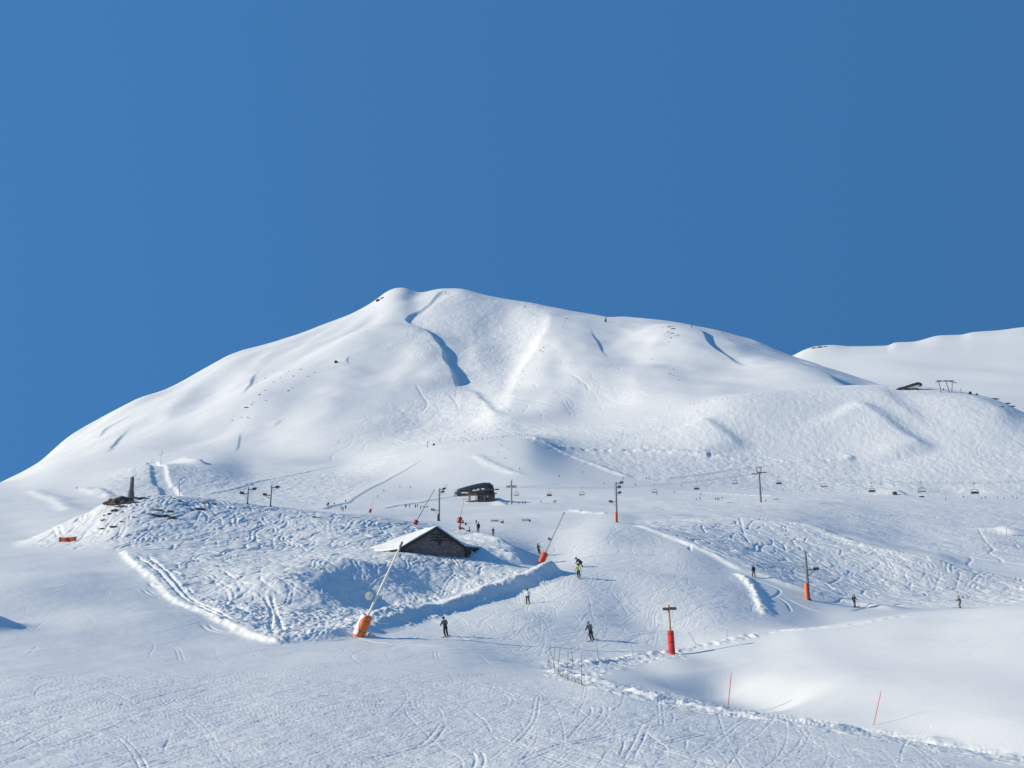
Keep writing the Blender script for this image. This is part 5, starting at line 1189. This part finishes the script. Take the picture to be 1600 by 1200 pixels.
# far people: one small mesh each
def tiny(px, py, lb, jacket=NAVY, trousers=BLACK, kind='stand', dmin=150, size=None, group='tiny people on the upper pistes'):
    b = spot(px, py, dmin); o = bpy.data.objects.new('person', get_body(kind, jacket, trousers)); COL.objects.link(o)
    hgt = {'stand': 1.83, 'ski': 1.76, 'walk': 1.78, 'sit': 1.0, 'crouch': 1.3}[kind]
    s_ = min(max(size*b.y/F/hgt, 0.85), 1.9) if size else 1.0
    o.scale = (s_,)*3; o.location = b; o.rotation_euler = (0, 0, random.uniform(0, 6.28))
    return tag(o, lb, 'person', group)
TP = [(532.5,797,'left one of three people standing together far behind the left mound',NAVY,'stand',6),(535.5,799,'middle and lowest one of three people standing together far behind the left mound',KHAKI,'stand',7),(540,796,'right one of three people standing together far behind the left mound',BLACK,'stand',6.5),
 (540,785,'lone person just above the group of three far behind the left mound',GREY,'stand',4),(522,788,'tiny low figure near the farthest left red pad',GREY,'sit',2.5),
 (590,778,'skier on the pale piste, nearer of two above the small faint lance',NAVY,'ski',5),(599.5,769,'skier on the pale piste, farther of two above the small faint lance',GREY,'ski',4.5),
 (625,762,'faint small skier on the pale piste, left of two above the dark tower',GREY,'ski',3),(641,763,'small dark skier on the pale piste, right of two above the dark tower',NAVY,'ski',4),
 (634,794,'leftmost of the row of people left of the dark lift tower',NAVY,'stand',4),(640,794,'second from left in the row of people left of the dark lift tower',NAVY,'stand',4),(649,794,'third from left in the row of people left of the dark lift tower',GREY,'stand',4),(652.5,793,'fourth from left in the row of people left of the dark lift tower',BLACK,'stand',5),
 (657.5,796,'person a step below the row of people left of the dark lift tower',GREY,'stand',4),(662,793,'small figure in the row just where the thin lance crosses it',NAVY,'sit',2.5),(668,793,'last figure of the row, beside the dark lift tower',NAVY,'sit',3),
 (811,788,'leftmost of the small group just right of the pale chairlift tower',NAVY,'stand',5),(817,788,'second of the small group right of the pale chairlift tower',NAVY,'stand',5),(820.5,788,'third of the small group right of the pale chairlift tower',BLACK,'stand',5),(792,788,'low figure just left of the pale chairlift tower foot',GREY,'sit',3),
 (845.5,786,'lone person standing on the flat right of the small group by the chairlift tower',NAVY,'stand',5),(865.5,787,'taller one of two people at the end of the long dark shadow line',NAVY,'stand',6),(868.5,786,'shorter one of two people at the end of the long dark shadow line',GREY,'stand',5),
 (874,746,'lone dark skier on the broad slope above the occupied chair nearest the station',NAVY,'ski',4.5),(812,734,'lone skier on the slope straight above the pale chairlift tower',NAVY,'ski',4),(788.5,717,'highest dark skier below the walkers, left of centre',NAVY,'ski',3.5),(778,708,'faint skier above it on the upper slope',GREY,'ski',3),(783,697,'small skier right under the line of walkers',NAVY,'ski',2.5),(794,702,'faint skier lower right under the line of walkers',GREY,'ski',3),
 (911,739,'lone skier left of the tall tower and above the empty chair',NAVY,'ski',4),(1010,749,'left one of a pair at the lower end of the dark bank line',NAVY,'stand',4.5),(1014,749,'right and fainter one of a pair at the lower end of the dark bank line',GREY,'stand',4),(993.5,759,'skier just right of the pulleys of the tall tower',NAVY,'ski',4.5),(944.5,757,'faint skier just left of the tall tower top',GREY,'ski',3.5),
 (1026,774,'skier below the empty chair right of the tall tower',NAVY,'ski',5),(1053.5,771,'skier left of the occupied chair in the middle of the line',NAVY,'ski',4),(1065,761,'skier above and left of the occupied chair in the middle of the line',NAVY,'ski',4.5),(1095,774,'faint person just under the occupied chair in the middle of the line',GREY,'stand',3),
 (1089,781,'low figure left in the pair on the flat below the occupied chair',GREY,'sit',3),(1094,781,'dark figure right in the pair on the flat below the occupied chair',NAVY,'stand',4.5),(1118.5,782,'left one of three people in a row left of the lone chairlift tower',NAVY,'stand',5.5),(1121,782,'middle one of three people in a row left of the lone chairlift tower',NAVY,'stand',5.5),(1123.5,782,'right one of three people in a row left of the lone chairlift tower',GREY,'stand',5),(1128.5,780,'shorter person standing apart from the row left of the lone chairlift tower',NAVY,'stand',3.5),
 (1191.5,765,'skier half way up beside the mast of the lone chairlift tower',NAVY,'ski',4.5),(1197,783,'low figure at the foot of the lone chairlift tower',NAVY,'sit',2.5),(1211,781,'left one of two sitting figures right of the lone chairlift tower',GREY,'sit',2.8),(1214.5,781,'right one of two sitting figures right of the lone chairlift tower',NAVY,'sit',2.8),
 (1478,781,'lone faint figure on the plateau left of the skiers near the right edge',GREY,'stand',3),(1506,778,'first person on the plateau edge from the left',GREY,'stand',4),(1534,780,'second person on the plateau edge, just left of the dark one',GREY,'stand',3.5),(1540,779,'darkest person on the plateau edge',BLACK,'ski',4.5),(1559,779,'fourth person on the plateau edge from the left',NAVY,'stand',4),(1569,780,'fifth person on the plateau edge from the left',GREY,'stand',3.5),(1583,778,'sixth person on the plateau edge from the left',GREY,'stand',2.8),(1589,780,'last person on the plateau edge towards the right edge',GREY,'stand',2.8),
 (754,687.5,'dark walker on the ridge left of the gathering at the crest',NAVY,'walk',3.5),(777,684.5,'walker on the ridge midway to the gathering at the crest',NAVY,'walk',3),(787,683,'left one of a pair walking on the ridge near the crest',NAVY,'walk',3),(790,682.5,'right one of a pair walking on the ridge near the crest',GREY,'walk',3),(800,681.5,'walker just left of the gathering at the crest',GREY,'walk',2.8),(815,680.5,'darkest person of the gathering at the crest',BLACK,'stand',3.5),(820.5,679.5,'middle person of the gathering at the crest',NAVY,'stand',3.8),(824,680,'right person of the gathering at the crest',NAVY,'stand',3.5),(726,676,'skier alone on the snow above the line of walkers',NAVY,'ski',2.5),(870,672.5,'tiny skier upslope right of the gathering at the crest',NAVY,'ski',2.5),(890,668,'tiny skier farther up right of the gathering at the crest',NAVY,'ski',2.2),
 (1104.5,627,'darker walker on the right ridge line',NAVY,'walk',3),(1142.5,622,'walker farther right on the right ridge line',NAVY,'walk',2.5),(1046,638.5,'lone walker at the lower end of the right ridge line',NAVY,'walk',2.3),(1010,645,'faint walker left of the right ridge line',GREY,'walk',2),(1215,618,'faint figure high on the right ridge',GREY,'stand',2),
 (120,764,'lone skier on the smooth slope behind the left mound',NAVY,'ski',3.2),(1474.5,611,'figure standing between the legs of the hilltop gantry',NAVY,'stand',5)]
for px, py, lb, jk, kd, sz in TP:
    dm = 150 if py > 752 else (320 if py > 700 else 480)
    if py < 630: dm = 600
    tiny(px, py, lb, jk, BLACK if jk is not KHAKI else OLIVE, kd, dm, sz)
for k, (px, py) in enumerate([(724,690.5),(733,690),(743,689),(762,686),(768,685.5),(784,684),(794,682.5),(806,681.3),(811,680.8),(1078,632),(1085,631),(1092,629.5),(1118,625),(1128,624),(1136,623.5)]):
    g = 'left' if px < 900 else 'right'
    tiny(px, py, 'one of the barely visible walkers strung along the %s ridge line' % g, NAVY, BLACK, 'walk', 480 if px < 900 else 600, 2, 'barely visible walkers on the %s ridge line' % g)
seat = ['left', 'right']
for p, yaw, lb in RIDERS:
    for k, dx in enumerate((-0.62, 0.0, 0.62)):
        R = Matrix.Rotation(yaw, 3, 'Z')
        o = bpy.data.objects.new('person', get_body('sit', (NAVY, BLACK, GREY)[k], BLACK)); COL.objects.link(o)
        o.location = p+R @ Vector((dx, -0.05, -3.36)); o.rotation_euler = (0, 0, yaw+math.pi)
        tag(o, '%s rider on the %s' % (('left', 'middle', 'right')[k], lb.replace('midway between the tall tower and the lone chairlift tower', 'in the middle of the line')), 'person', 'riders on the chairlift')
